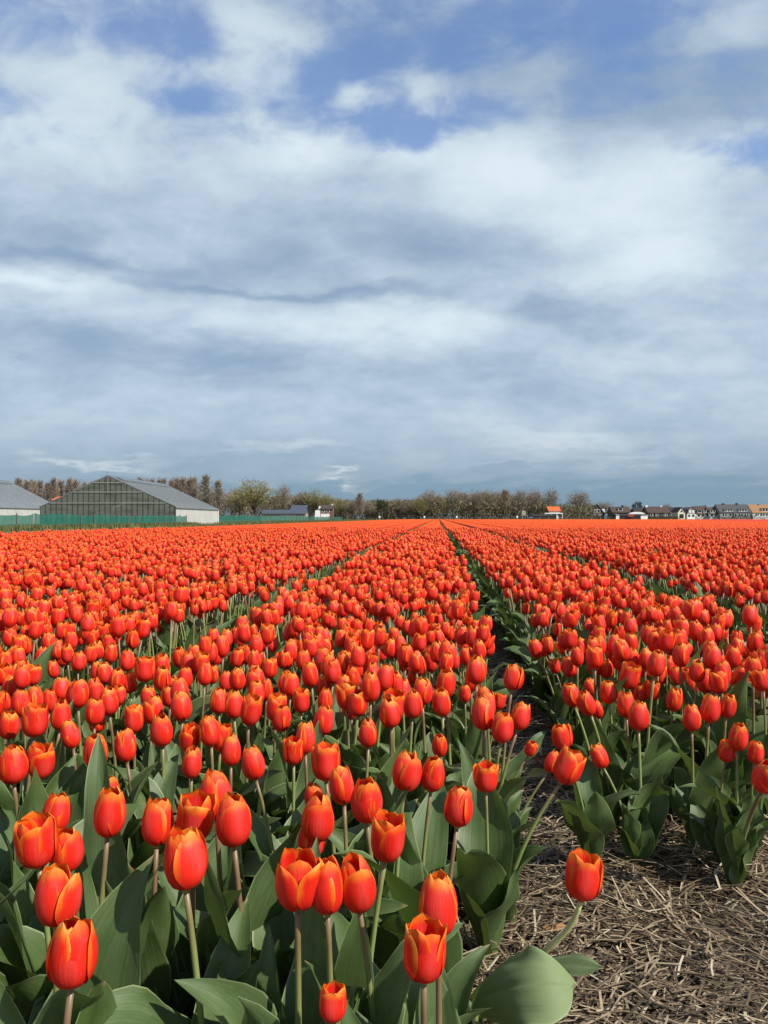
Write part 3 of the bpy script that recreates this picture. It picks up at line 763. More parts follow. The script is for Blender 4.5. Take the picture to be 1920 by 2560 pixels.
def scatter(name, pts, var, rot, scl, sources, label):
    me = bpy.data.meshes.new(name); me.vertices.add(len(pts)); me.vertices.foreach_set('co', np.asarray(pts, np.float32).ravel())
    for an, ty, arr in (('variant', 'INT', np.asarray(var, np.int32)), ('turn', 'FLOAT', np.asarray(rot, np.float32)), ('size', 'FLOAT', np.asarray(scl, np.float32))):
        me.attributes.new(an, ty, 'POINT').data.foreach_set('value', arr)
    me.update(); ob = link(name, me)
    g = bpy.data.node_groups.new(name, 'GeometryNodeTree')
    g.interface.new_socket('Geometry', in_out='INPUT', socket_type='NodeSocketGeometry')
    g.interface.new_socket('Geometry', in_out='OUTPUT', socket_type='NodeSocketGeometry')
    N = g.nodes.new; gi, go, jn = N('NodeGroupInput'), N('NodeGroupOutput'), N('GeometryNodeJoinGeometry')
    def attr(an, ty):
        n = N('GeometryNodeInputNamedAttribute'); n.data_type = ty; n.inputs[0].default_value = an; return n.outputs[0]
    va, tu, si = attr('variant', 'INT'), attr('turn', 'FLOAT'), attr('size', 'FLOAT')
    cx = N('ShaderNodeCombineXYZ'); g.links.new(tu, cx.inputs[2])
    for k_, so in enumerate(sources):
        oi = N('GeometryNodeObjectInfo'); oi.inputs['Object'].default_value = so; oi.inputs['As Instance'].default_value = False
        cp = N('FunctionNodeCompare'); cp.data_type = 'INT'; cp.operation = 'EQUAL'
        ci = [s_ for s_ in cp.inputs if s_.type == 'INT']
        g.links.new(va, ci[0]); ci[1].default_value = k_
        ip = N('GeometryNodeInstanceOnPoints')
        g.links.new(gi.outputs[0], ip.inputs['Points']); g.links.new(oi.outputs['Geometry'], ip.inputs['Instance'])
        g.links.new(cp.outputs[0], ip.inputs['Selection']); g.links.new(cx.outputs[0], ip.inputs['Rotation']); g.links.new(si, ip.inputs['Scale'])
        g.links.new(ip.outputs[0], jn.inputs[0])
    g.links.new(jn.outputs[0], go.inputs[0])
    md = ob.modifiers.new('scatter', 'NODES'); md.node_group = g
    return tag(ob, label, 'tulips', None, 'stuff')

px_, py_ = xs[rest], ys[rest]
near_far = 31.0
sel = world_to_row(px_, py_)[1] < near_far
px_, py_ = px_[sel], py_[sel]
P1 = np.stack([px_, py_, np.zeros_like(px_)], 1)
V1 = nrg.integers(0, len(VAR), len(P1)); T1 = nrg.uniform(0, 6.28, len(P1)); S1 = (nrg.normal(1.0, 0.06, len(P1)) + 0.04 * np.sin(P1[:, 0] * 1.9 + 1.3 * np.sin(P1[:, 1] * .8)) * np.sin(P1[:, 1] * 1.3)).clip(0.78, 1.22)
pp, vv, tt, pink_p, pink_v = [], [], [], [], []
FAR_V = 252.0
for (u0, u1) in BEDS:
    for v in np.arange(near_far, FAR_V, PLEN):
        uc = (u0 + u1) / 2; x, y = row_to_world(uc, v)
        if abs(x) > y * 0.54 + 3: continue
        w_, l_ = nrg.integers(0, len(PAT)), nrg.integers(0, len(PAT_PINK))
        edge_x = 41.0 + (y - 82.0) * 0.31
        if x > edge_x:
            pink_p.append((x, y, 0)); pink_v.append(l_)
        else:
            pp.append((x, y, 0)); vv.append(len(VAR) + w_); tt.append(-RA)
P2 = np.array(pp)
scatter('tulip_field', np.concatenate([P1, P2]), np.concatenate([V1, vv]), np.concatenate([T1, tt]), np.concatenate([S1, np.full(len(P2), 1.0)]),
        VAR + PAT, 'mass of orange-red tulips filling the beds towards the horizon')
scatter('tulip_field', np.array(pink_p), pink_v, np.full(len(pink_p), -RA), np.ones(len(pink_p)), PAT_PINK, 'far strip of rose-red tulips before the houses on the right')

# ------------------------------------------------------------------ straw mulch
def straw(n):
    r = nrg
    x = r.uniform(-1.3, 1.9, n); y = 0.85 + 5.0 * r.random(n) ** 1.7
    bare = np.sin(x * 7.3 + 2.1 * np.sin(y * 5)) * np.sin(y * 6.1 + 1.9 * np.sin(x * 4)) + r.normal(0, 0.30, n)
    ok = (np.abs(x) < y * 0.62 + 0.2) & (bare > -0.60); x, y = x[ok], y[ok]; n = len(x)
    a = r.normal(0.1, 0.75, n) + 1.1 * np.sin(x * 5.3 + 1.7 * np.sin(y * 4.1)) * np.sin(y * 4.7); L = r.gamma(3.0, 0.022, n).clip(0.015, 0.18); w = r.uniform(0.0011, 0.0030, n)
    tilt = r.normal(0, 0.16, n); z = lumps(x, y) + 0.003 + np.abs(r.normal(0, 0.011, n)) + np.abs(tilt) * L * 0.4
    bend = r.normal(0, 0.14, n) * L
    d = np.stack([np.cos(a) * np.cos(tilt), np.sin(a) * np.cos(tilt), np.sin(tilt)], 1)
    s = np.stack([-np.sin(a), np.cos(a), np.zeros(n)], 1); u = np.cross(d, s)
    c = np.stack([x, y, z], 1); V = []
    for t in (-0.5, 0.0, 0.5):
        ctr = c + d * (L * t)[:, None] + s * (bend * (0.25 - t * t) * 4)[:, None]
        for k_ in range(3):
            q = 2.094 * k_ + 0.5
            V.append(ctr + s * (w * math.cos(q))[:, None] + u * (w * 0.6 * math.sin(q))[:, None])
    V = np.stack(V, 1)                       # n,9,3
    Fq = []
    for j in range(2):
        for k_ in range(3):
            Fq.append((j * 3 + k_, j * 3 + (k_ + 1) % 3, j * 3 + 3 + (k_ + 1) % 3, j * 3 + 3 + k_))
    Fq = np.array(Fq)[None] + (np.arange(n) * 9)[:, None, None]
    return V.reshape(-1, 3), Fq.reshape(-1, 4)
v_, f_ = straw(80000)
tag(link('straw_mulch', fast_mesh('straw_mulch', v_, f_, [M_straw])), 'dry straw mulch strewn over the soil in the foreground', 'straw', None, 'stuff')

# ------------------------------------------------------------------ small things on the ground
def fallen(px, py, label, s=1.0, ry=1.4, rz=0.0):
    z = H * F / (py - HOR); p = at(px, py, z); p.z = float(lumps(np.array(p.x), np.array(p.y))) + 0.012
    o = link('fallen_petal', OUTER[rng.randrange(9)], None, p, Quaternion((0, 0, 1), rz) @ Quaternion((0, 1, 0), ry), (s, s, s))
    tag(o, label, 'petal', 'petals dropped on the straw')
fallen(1325, 1917, 'red petal dropped on the dark path below the flared tulip', 0.8, 1.3, 1.0)
fallen(1297, 2029, 'red petal on the straw beside the slanting stem', 0.7, 1.5, 2.0)
fallen(636, 2365, 'dark red petal among the straw left of the central trio', 0.9, 1.4, 0.3)

M_dead = flat_mat('withered_leaf', (0.30, 0.15, 0.05), 0.7, 0.3, 40)
mb = MB(); rr = random.Random(8)
for i in range(5):
    m2 = mb_leaf(rr, 8, 5, L=rr.uniform(0.030, 0.05), W=rr.uniform(0.008, 0.014), th0=R(20), th1=R(rr.uniform(130, 230)), wav=0.004)
    mb.add(m2, Matrix.Translation((rr.uniform(-.012, .012), rr.uniform(-.01, .01), 0.006)) @ Matrix.Rotation(rr.uniform(0, 6.28), 4, 'Z'))
p = at(1369, 2332, H * F / (2332 - HOR) * 0.985); p.z = 0.0
tag(link('withered_leaf', mb.mesh('withered_leaf', [M_dead]), None, p), 'curled brown withered leaf on the straw behind the bent tulip', 'leaf')
#BACKGROUND
# ------------------------------------------------------------------ land around the field
def grass_mat():
    m, t, b, o = new_mat('rough_grass_ground'); ge = t.nodes.new('ShaderNodeNewGeometry'); p = ge.outputs['Position']
    n1, n2 = noise(t, p, 0.35, 6, 0.65), noise(t, p, 4.0, 5, 0.65)
    c = mixc(t, n1.ss(0.35, 0.65), (0.075, 0.085, 0.028, 1), (0.135, 0.105, 0.052, 1))
    put(t, b.inputs['Base Color'], mixc(t, n2.ss(0.4, 0.7) * 0.6, c, (0.06, 0.055, 0.03, 1))); b.inputs['Roughness'].default_value = 0.95
    return m
M_grass = grass_mat()
def sheet(name, pts, z, mat, label):
    mb = MB(); mb.poly([(x, y, z) for x, y in pts]); return tag(link(name, mb.mesh(name, [mat])), label, None, None, 'structure')
q = [row_to_world(EDGE_L - 0.5, 12), row_to_world(EDGE_L - 0.5, 253), row_to_world(-160, 253), row_to_world(-160, 12)]
sheet('grass_verge', q, 0.004, M_grass, 'rough dull green ground between the field and the greenhouses')
q = [row_to_world(-160, 253.2), row_to_world(260, 253.2), row_to_world(420, 620), row_to_world(-320, 620)]
sheet('grass_verge', q, 0.004, M_grass, 'rough brownish ground beyond the far end of the field')

def blade_mat(name, a, b_, c_):
    m, t, b, o = new_mat(name); ge = t.nodes.new('ShaderNodeNewGeometry'); r = S(t, ge.outputs['Random Per Island'])
    c = mixc(t, r.ss(0.0, 0.6), a, b_); c = mixc(t, r.ss(0.6, 1.0), c, c_)
    put(t, b.inputs['Base Color'], c); b.inputs['Roughness'].default_value = 0.75; b.inputs['Specular IOR Level'].default_value = 0.2
    return m
M_blade = blade_mat('rough_grass', (0.055, 0.075, 0.020, 1), (0.12, 0.125, 0.040, 1), (0.22, 0.165, 0.085, 1))

def blades(xy, h0, h1, w):
    n = len(xy); a = nrg.uniform(0, 6.28, n); h = nrg.uniform(h0, h1, n); ln = nrg.normal(0, 0.3, n) * h
    base = np.c_[xy, np.zeros(n)]; s = np.c_[np.cos(a), np.sin(a), np.zeros(n)] * (w * nrg.uniform(.6, 1.4, n))[:, None]
    l = np.c_[-np.sin(a) * ln, np.cos(a) * ln, h]
    V = np.stack([base - s, base + s, base + l * 0.6 + s * .6, base + l * 0.6 - s * .6, base + l * (1, 1, 1)], 1)
    V[:, 4] += np.c_[l[:, 0] * .5, l[:, 1] * .5, np.zeros(n)]
    i = np.arange(n)[:, None, None] * 5; Ft = np.array([(0, 1, 2), (0, 2, 3), (3, 2, 4)])[None] + i
    return V.reshape(-1, 3), Ft.reshape(-1, 3)
def along(u0, u1, v0, v1, n):
    u, v = nrg.uniform(u0, u1, n), nrg.uniform(v0, v1, n); return np.stack(row_to_world(u, v), 1)
g_xy = np.concatenate([along(-30.3, -29.2, 48, 93, 9000), along(-35.8, -33.5, 110, 250, 6000), along(EDGE_L - 2.5, EDGE_L - 0.6, 16, 250, 5000), along(-29, -14, 40, 200, 9000)])
v_, f_ = blades(g_xy, 0.15, 0.50, 0.025)
tag(link('rough_grass', fast_mesh('rough_grass', v_, f_, [M_blade])), 'dry rough grass growing along the foot of the green netting', 'grass', None, 'stuff')
g_xy = np.concatenate([along(-40, 190, 254, 262, 9000)])
v_, f_ = blades(g_xy, 0.2, 0.75, 0.06)
tag(link('rough_grass', fast_mesh('rough_grass', v_, f_, [M_blade])), 'brown tussocks along the far end of the field', 'grass', None, 'stuff')

# ------------------------------------------------------------------ green windbreak netting
def net_mat():
    m, t, b, o = new_mat('green_netting'); tcn = t.nodes.new('ShaderNodeTexCoord'); p = tcn.outputs['Object']
    n = noise(t, vscale(t, p, (1, 1, 0.25)), 2.2, 4, 0.6); oi = t.nodes.new('ShaderNodeObjectInfo')
    c = mixc(t, n.ss(0.3, 0.7), (0.004, 0.085, 0.058, 1), (0.008, 0.165, 0.112, 1))
    c = mixc(t, S(t, oi.outputs['Random']) * 0.6, c, (0.004, 0.115, 0.080, 1))
    put(t, b.inputs['Base Color'], c); b.inputs['Roughness'].default_value = 0.55
    tr = t.nodes.new('ShaderNodeBsdfTransparent'); mx = t.nodes.new('ShaderNodeMixShader'); mx.inputs[0].default_value = 0.16
    t.links.new(b.outputs[0], mx.inputs[1]); t.links.new(tr.outputs[0], mx.inputs[2]); t.links.new(mx.outputs[0], o.inputs[0])
    return m
M_net = net_mat(); M_post = flat_mat('weathered_post', (0.10, 0.085, 0.065), 0.85)
def net_fence(u, v0, v1, step, h, label, seed):
    r = random.Random(seed); x0, y0 = row_to_world(u, v0)
    t = root('netting_fence', (x0, y0, 0), label, 'fence', 'green windbreak netting', -RA)
    n = int(round((v1 - v0) / step)); ztop = [h + r.uniform(-0.09, 0.06) for _ in range(n + 1)]
    pm = MB(); pm.tube([(0, 0, -0.1), (0, 0, h + 0.05)], [0.045, 0.04], 6); pm = pm.mesh('post', [M_post], False)
    for i in range(n + 1): link('post', pm, t, (0.05, i * step, 0))
    for i in range(n):
        m = MB(); pts, uv = [], []; k_ = 9; a, b = ztop[i], ztop[i + 1]; sag = r.uniform(0.02, 0.14); ph = r.uniform(0, 6)
        for j in range(4):
            for c in range(k_):
                f = c / (k_ - 1); top = a + (b - a) * f - sag * math.sin(math.pi * f)
                pts.append((0.06 * math.sin(f * 7 + ph) * (0.4 + 0.3 * j), f * step, 0.03 + (top - 0.03) * j / 3)); uv.append((f, j / 3))
        m.grid(pts, uv, k_, 4); link('net_panel', m.mesh('net_panel', [M_net]), t, (0, i * step, 0))
net_fence(-30.4, 46.0, 91.0, 2.5, 1.22, 'green netting fence in front of the greenhouse gable', 2)
net_fence(-36.2, 124.0, 214.0, 5.0, 1.40, 'long green netting fence between the white shed wall and the farmhouse', 3)
net_fence(-36.2, 216.0, 290.0, 6.0, 1.35, 'far end of the green netting, past a dark gap', 4)

# ------------------------------------------------------------------ greenhouses
def glass_mat():
    m, t, b, o = new_mat('old_greenhouse_glass'); tcn = t.nodes.new('ShaderNodeTexCoord'); ge = t.nodes.new('ShaderNodeNewGeometry')
    n = noise(t, vscale(t, ge.outputs['Position'], (0.35, 1, 1.2)), 1.4, 5, 0.6)
    put(t, b.inputs['Base Color'], mixc(t, n, (0.12, 0.13, 0.105, 1), (0.30, 0.31, 0.26, 1)))
    b.inputs['Roughness'].default_value = 0.15; b.inputs['Specular IOR Level'].default_value = 0.6
    tr = t.nodes.new('ShaderNodeBsdfTransparent'); tr.inputs[0].default_value = (0.75, 0.78, 0.66, 1)
    mx = t.nodes.new('ShaderNodeMixShader'); put(t, mx.inputs[0], n.ss(0.35, 0.7, 0.40, 0.78))
    t.links.new(b.outputs[0], mx.inputs[1]); t.links.new(tr.outputs[0], mx.inputs[2]); t.links.new(mx.outputs[0], o.inputs[0])
    return m
M_glass = glass_mat()
M_frame = flat_mat('galvanised_frame', (0.20, 0.21, 0.20), 0.5, 0.1, 2.0)
M_dkframe = flat_mat('dark_frame', (0.05, 0.05, 0.045), 0.6)
M_groof = flat_mat('whitewashed_glass_roof', (0.25, 0.28, 0.30), 0.38, 0.22, 0.9, 0.5)
def lit_roof():
    t = M_groof.node_tree; b = t.nodes['Principled BSDF']; o = t.nodes['Material Output']
    tr = t.nodes.new('ShaderNodeBsdfTranslucent'); tr.inputs[0].default_value = (0.55, 0.58, 0.52, 1)
    mx = t.nodes.new('ShaderNodeMixShader'); mx.inputs[0].default_value = 0.35
    t.links.new(b.outputs[0], mx.inputs[1]); t.links.new(tr.outputs[0], mx.inputs[2]); t.links.new(mx.outputs[0], o.inputs[0])
lit_roof()
M_wsheet = flat_mat('white_sheet_wall', (0.43, 0.43, 0.39), 0.6, 0.18, 0.9)
M_vent = flat_mat('roof_vent', (0.11, 0.13, 0.15), 0.4)
M_white = flat_mat('white_paint', (0.78, 0.77, 0.73), 0.6, 0.05)
M_interior = flat_mat('inside_screen', (0.10, 0.095, 0.05), 0.9, 0.3, 0.5)

M_rail = flat_mat('pale_rail', (0.42, 0.43, 0.40), 0.5)
def greenhouse(x0, x1, y0, y1, eave, ridge, label, detail):
    t = root('greenhouse', ((x0 + x1) / 2, y0, 0), label, 'greenhouse'); w = (x1 - x0) / 2; D = y1 - y0
    roofh = lambda x: eave + (ridge - eave) * (1 - abs(x) / w)
    if detail:
        n = 25
        for i in range(n):
            xa, xb = -w + 2 * w * i / n, -w + 2 * w * (i + 1) / n; g = 0.035
            top = [(xb - g, 0, roofh(xb - g) - .05), (xa + g, 0, roofh(xa + g) - .05)]
            if xa < 0 < xb: top = [top[0], (0, 0, ridge - .05), top[1]]
            m = MB(); m.prism([(xa + g, 0, 0.05), (xb - g, 0, 0.05)] + top, (0, 0.012, 0)); link('pane', m.mesh('pane', [M_glass], False), t)
        for i in range(n + 1):
            x = -w + 2 * w * i / n; m = MB(); m.box(x - 0.024, x + 0.024, -0.05, 0.05, 0, roofh(x) - 0.03)
            link('mullion', m.mesh('mullion', [M_dkframe], False), t)
        for h, mt in ((1.05, M_frame), (2.75, M_frame), (4.1, M_frame), (5.25, M_frame)):
            xx = w * (1 - max(0, h - eave) / (ridge - eave)) - 0.05
            m = MB(); m.box(-xx, xx, -0.10, -0.055, h - 0.025, h + 0.025); link('rail', m.mesh('rail', [M_rail], False), t)
        m = MB(); m.box(-0.04, 0.04, -0.09, -0.055, 4.0, ridge + 0.1); m.tube([(0, -0.07, ridge), (0, -0.07, ridge + 0.75)], [0.03, 0.025], 6); m.box(-0.22, 0.22, -0.09, -0.05, ridge + 0.42, ridge + 0.47)
        link('finial', m.mesh('finial', [M_frame], False), t)
        for i, (xa, xb, ya, h) in enumerate(((-6, -2, 6, 1.3), (0.8, 2.9, 4, 1.0), (3, 6.5, 9, 1.6), (-5, 5, 15, 2.2))):
            m = MB(); m.box(xa, xb, ya, ya + 1.2, 0, h); link('bench', m.mesh('bench', [flat_mat('bench', [(0.12, .13, .05), (.35, .13, .05), (.15, .14, .08), (.2, .2, .15)][i], .8)], False), t)
        m = MB(); m.prism([(-w * .92, D - .6, 0), (w * .92, D - .6, 0), (w * .92, D - .6, eave), (0, D - .6, ridge - .4), (-w * .92, D - .6, eave)], (0, .05, 0)); link('end_screen', m.mesh('end_screen', [M_glass], False), t)
    else:
        m = MB(); m.prism([(-w, 0, 0), (w, 0, 0), (w, 0, eave), (0, 0, ridge - .03), (-w, 0, eave)], (0, 0.03, 0)); link('gable', m.mesh('gable', [M_glass], False), t)
    for s in (-1, 1):
        m = MB(); y_a, y_b = 0.03, D
        m.prism([(s * (w + .12), 0, eave - .04), (0, 0, ridge), (0, 0, ridge + .07), (s * (w + .12), 0, eave + .03)], (0, D, 0))
        rf = link('roof', m.mesh('roof', [M_groof], False), t)
        m = MB(); nb = int(D / 0.9)
        for i in range(nb + 1):
            y = D * i / nb
            m.prism([(s * (w + .1), y - .03, eave + .035), (s * .1, y - .03, ridge + .07), (s * .1, y - .03, ridge + .12), (s * (w + .1), y - .03, eave + .085)], (0, .05, 0))
        link('glazing_bar', m.mesh('glazing_bar', [M_frame], False), rf)['kind'] = 'stuff'
        m = MB(); f0, f1 = 0.07, 0.17
        m.prism([(s * w * f1, 1.5, eave + (ridge - eave) * (1 - f1) + .12), (s * w * f0, 1.5, eave + (ridge - eave) * (1 - f0) + .14), (s * w * f0, 1.5, eave + (ridge - eave) * (1 - f0) + .24), (s * w * f1, 1.5, eave + (ridge - eave) * (1 - f1) + .26)], (0, D - 3, 0))
        link('ridge_vent', m.mesh('ridge_vent', [M_vent], False), t)
        # corrugated sheet side wall
        m = MB(); pts, uv = [], []; k_ = int(D / 0.22)
        for z in (0.02, eave - 0.06):
            for c in range(k_ + 1): pts.append((s * (w + 0.03 * (c % 2)), D * c / k_, z)); uv.append((0, 0))
        m.grid(pts, uv, k_ + 1, 2); link('side_wall', m.mesh('side_wall', [M_wsheet], False), t)
        m = MB(); m.box(s * (w + .10) - .05, s * (w + .10) + .05, 0, D, eave - .13, eave - .05); link('gutter', m.mesh('gutter', [M_frame], False), t)
    m = MB(); m.box(w - .10, w + .045, -.07, .04, 0, eave); link('corner_post', m.mesh('corner_post', [M_dkframe], False), t)
    if detail:
        m = MB(); m.tube([(w + .12, D + .05, 0), (w + .12, D + .05, eave - .2)], [.06, .06], 6); link('downpipe', m.mesh('downpipe', [M_white], False), t)
greenhouse(-42.45, -25.75, 95.0, 119.0, 2.24, 6.10, 'large glass greenhouse with many-paned gable and white sheet side wall', True)
greenhouse(-68.0, -51.0, 88.0, 121.5, 2.35, 6.75, 'pale-roofed greenhouse cut off by the left picture edge', False)

# ------------------------------------------------------------------ houses and sheds
def gm(n, c, **k): return flat_mat(n, c, **k)
M_pane = gm('window_pane', (0.02, 0.022, 0.026), rough=0.1, spec=0.6)
M_brick = gm('red_brown_brick', (0.16, 0.075, 0.055), scale=1.2, var=.25)
M_dbrick = gm('dark_brick', (0.075, 0.058, 0.046), scale=1.0, var=.25)
M_cream = gm('cream_render', (0.72, 0.66, 0.52), var=.07)
M_grey = gm('grey_render', (0.24, 0.235, 0.22), var=.12)
M_rbrown = gm('brown_roof_tiles', (0.065, 0.044, 0.036), scale=1.5, var=.3)
M_rgrey = gm('grey_roof_tiles', (0.068, 0.066, 0.066), scale=1.5, var=.3)
M_rdark = gm('dark_roof_tiles', (0.030, 0.028, 0.028), scale=1.5, var=.3)
M_rorange = gm('orange_roof_tiles', (0.50, 0.11, 0.035), scale=1.5, var=.2)
M_rtan = gm('tan_roof_tiles', (0.27, 0.145, 0.065), scale=1.5, var=.25)
M_rblue = gm('blue_grey_roof_sheet', (0.055, 0.066, 0.085), scale=.6, var=.2, rough=.5)
M_timber = gm('tarred_timber', (0.028, 0.024, 0.022), var=.2)
M_wood = gm('pale_timber', (0.33, 0.29, 0.22), var=.15)
M_pinkred = gm('red_banner', (0.45, 0.05, 0.06))
M_bluetarp = gm('blue_tarpaulin', (0.06, 0.14, 0.28))

def mbox(*a, mat, smooth=False, name='box'):
    m = MB(); m.box(*a); return m.mesh(name, [mat], smooth)

def building(name, label, cat, px0, px1, ridge, eave, z, axis='x', wall=M_grey, roof=M_rgrey, depth=9.0, wins=(), doors=(), dorm=(), chim=(), profile=None, group=None, over=0.35, wmat=M_white):
    xa, xb = (px0 - PX) / F * z, (px1 - PX) / F * z; xc = (xa + xb) / 2; w = (xb - xa) / 2; D = depth
    Z = lambda py: H - (py - HOR) * z / F
    XX = lambda px: (px - PX) / F * z - xc
    r_, e_ = Z(ridge), Z(eave)
    t = root(name, (xc, z, 0), label, cat, group)
    m = MB()
    if axis == 'x':
        m.prism([(-w, 0, 0), (-w, 0, e_), (-w, D / 2, r_ - .06), (-w, D, e_), (-w, D, 0)], (2 * w, 0, 0))
        rm = MB(); sl = (r_ - e_) / (D / 2)
        prof = [(-over, e_ - over * sl), (D / 2, r_), (D + over, e_ - over * sl), (D + over, e_ - over * sl + .22), (D / 2, r_ + .24), (-over, e_ - over * sl + .22)]
        rm.prism([(-w - .25, y, h) for y, h in prof], (2 * w + .5, 0, 0))
    else:
        pr_ = profile or [(-1, 0), (-1, e_), (0, r_), (1, e_), (1, 0)]
        m.prism([(x * w, 0, h) for x, h in pr_], (0, D, 0))
        rm = MB(); up_ = pr_[1:-1]
        outer = [(x * (w + .25), h + .20) for x, h in up_]; inner = [(x * (w + .02), h + .012) for x, h in up_]
        rm.prism([(x, -.30, h) for x, h in inner + outer[::-1]], (0, D + .6, 0))
    link('wall', m.mesh('wall', [wall], False), t)
    ro = link('roof', rm.mesh('roof', [roof], False), t)
    def window(px, py, ww, hh, y=-.03, par=t, nm='window'):
        x, h = XX(px), Z(py)
        f = link(nm, mbox(x - ww / 2, x + ww / 2, y - .05, y + .025, h - hh / 2, h + hh / 2, mat=wmat, name=nm), par)
        p = 0.13
        if ww > 1.6:
            for s in (-1, 1):
                link('pane', mbox(x + s * ww / 4 - ww / 4 + p, x + s * ww / 4 + ww / 4 - p, y - .075, y - .052, h - hh / 2 + p, h + hh / 2 - p, mat=M_pane, name='pane'), f)
        else: link('pane', mbox(x - ww / 2 + p, x + ww / 2 - p, y - .075, y - .052, h - hh / 2 + p, h + hh / 2 - p, mat=M_pane, name='pane'), f)
    for wn in wins: window(*wn)
    for (px, py, ww, hh, mt) in doors:
        x, h = XX(px), Z(py); link('door', mbox(x - ww / 2, x + ww / 2, -.06, .02, max(0.02, h - hh / 2), h + hh / 2, mat=mt, name='door'), t)
    for (px, py, ww, hh) in dorm:
        x, h = XX(px), Z(py); yf = max(.15, (h - hh / 2 - e_) / (r_ - e_) * D / 2 - .25)
        d = link('dormer', mbox(x - ww / 2, x + ww / 2, yf, yf + 2.6, h - hh / 2, h + hh / 2, mat=M_white, name='dormer'), ro)
        link('dormer_roof', mbox(x - ww / 2 - .15, x + ww / 2 + .15, yf - .2, yf + 2.8, h + hh / 2, h + hh / 2 + .14, mat=M_rdark, name='dormer_roof'), ro)
        k_ = max(1, int(ww / 1.2)); 
        for i in range(k_):
            c = x - ww / 2 + ww * (i + .5) / k_; q_ = ww / k_ / 2 - .16
            link('dormer_window', mbox(c - q_, c + q_, yf - .03, yf + .01, h - hh / 2 + .22, h + hh / 2 - .2, mat=M_pane, name='dormer_window'), ro)
    for (px, top, ww, mt) in chim:
        x = XX(px); m = MB(); yc = D / 2 if axis == 'x' else D * .5
        m.box(x - ww / 2, x + ww / 2, yc - ww / 2, yc + ww / 2, r_ - 1.4, Z(top)); m.box(x - ww / 2 - .08, x + ww / 2 + .08, yc - ww / 2 - .08, yc + ww / 2 + .08, Z(top), Z(top) + .15)
        link('chimney', m.mesh('chimney', [mt], False), ro)
    return t, XX, Z

ZR = 400.0
GH = 'houses along the far right edge of the field'
t, XX, Z = building('house', 'dark steep-gabled house with white dormers on both sides, behind a green hedge', 'house', 1477, 1511, 1262.5, 1284, ZR, 'y', M_dbrick, M_rdark, 9, [(1489, 1278, 1.5, 1.9), (1496.5, 1278, 1.5, 1.9), (1485, 1290, 1.6, 1.4), (1500, 1290, 1.8, 1.4)], group=GH)
for s, px in ((-1, 1479), (1, 1508)):
    d = link('dormer', mbox(XX(px) - 1.1, XX(px) + 1.1, 1.2, 5.5, Z(1283), Z(1272.5), mat=M_white, name='dormer'), t)
building('house', 'low brown brick farmhouse with a wide dark roof and a small white gable peak', 'house', 1531, 1575, 1267.5, 1281, ZR - 8, 'x', M_dbrick, M_rbrown, 9, [(1540, 1288, 1.6, 1.2)], [], [(1553, 1273.5, 2.2, 1.5)], [(1563, 1264, .8, M_rdark)], group=GH)
building('shed', 'long low dark shed with a white door, in front of the brown farmhouse', 'shed', 1541, 1616, 1286.5, 1289.5, ZR - 40, 'x', M_timber, M_rdark, 7, [], [(1544, 1293, 1.5, 2.2, M_white), (1610.5, 1294, 3.2, 2.4, M_white)], over=.15)
p = at(1578, 1288.0, ZR - 41); tag(link('banner', mbox(-1.25, 1.25, 0, .08, -.55, .45, mat=M_pinkred, name='banner'), None, p), 'small dark red banner on the shed roof edge', 'banner')
m = MB(); pts = [(-3.4 + 6.8 * i / 12, 0, 1.0 * math.sin(math.pi * i / 12) ** .7) for i in range(13)]; m.prism(pts, (0, 5, 0)); m.box(-3.3, 3.3, .1, 4.9, -3.4, 0)
tag(link('tent', m.mesh('tent', [M_white], False), None, at(1596, 1285, ZR - 28)), 'low arched white tent roof behind the dark shed', 'tent')
building('house', 'brown-roofed house with two white chimneys and white windows', 'house', 1620, 1676, 1267, 1281.5, ZR, 'x', M_dbrick, M_rbrown, 10, [(1632, 1286.5, 2.4, 1.6), (1640, 1286.5, 2.2, 1.6), (1664, 1287, 1.8, 1.3)], [], [], [(1624, 1263, 1.1, M_white), (1661, 1264.5, .9, M_white)], group=GH)
building('house', 'dark flat-looking roof house between the two-chimney house and the cream gable', 'house', 1677, 1697, 1269, 1277, ZR + 22, 'x', M_grey, M_rdark, 9, [(1682, 1284, 1.5, 1.3), (1690, 1284, 1.5, 1.3)], group=GH)
building('barn', 'dark roofed barn left of the two-chimney house', 'barn', 1588, 1621, 1271.5, 1283, ZR + 15, 'x', M_timber, M_rdark, 9, group=GH)
building('house', 'small cream house with its pointed gable to the field', 'house', 1695, 1712.5, 1268.5, 1281, ZR, 'y', M_cream, M_rbrown, 9, [(1704, 1278, 1.2, 1.2)], [(1704, 1290.5, 2.2, 2.2, M_timber)], group=GH)
zz = ZR; hz = lambda py: H - (py - HOR) * zz / F
t, XX, Z = building('house', 'house with a rounded barn-style gable, grey above and white below', 'house', 1718, 1740, 1268.5, 1285, ZR, 'y', M_white, M_rgrey, 10, [(1723, 1289, 1.3, 1.3), (1733, 1289, 1.6, 1.3)],
         profile=[(-1, 0), (-1, hz(1285)), (-.72, hz(1275)), (0, hz(1268.5)), (.72, hz(1275)), (1, hz(1285)), (1, 0)], group=GH)
m = MB(); m.prism([(-.92 * 2.29, -.05, hz(1284.5)), (.92 * 2.29, -.05, hz(1284.5)), (.66 * 2.29, -.05, hz(1275.5)), (0, -.05, hz(1269.8)), (-.66 * 2.29, -.05, hz(1275.5))], (0, .04, 0)); link('gable_cladding', m.mesh('gable_cladding', [M_grey], False), t)
for px, py in ((1725, 1279), (1733, 1279)): link('window', mbox(XX(px) - .55, XX(px) + .55, -.12, -.06, Z(py) - .7, Z(py) + .7, mat=M_white, name='window'), t)
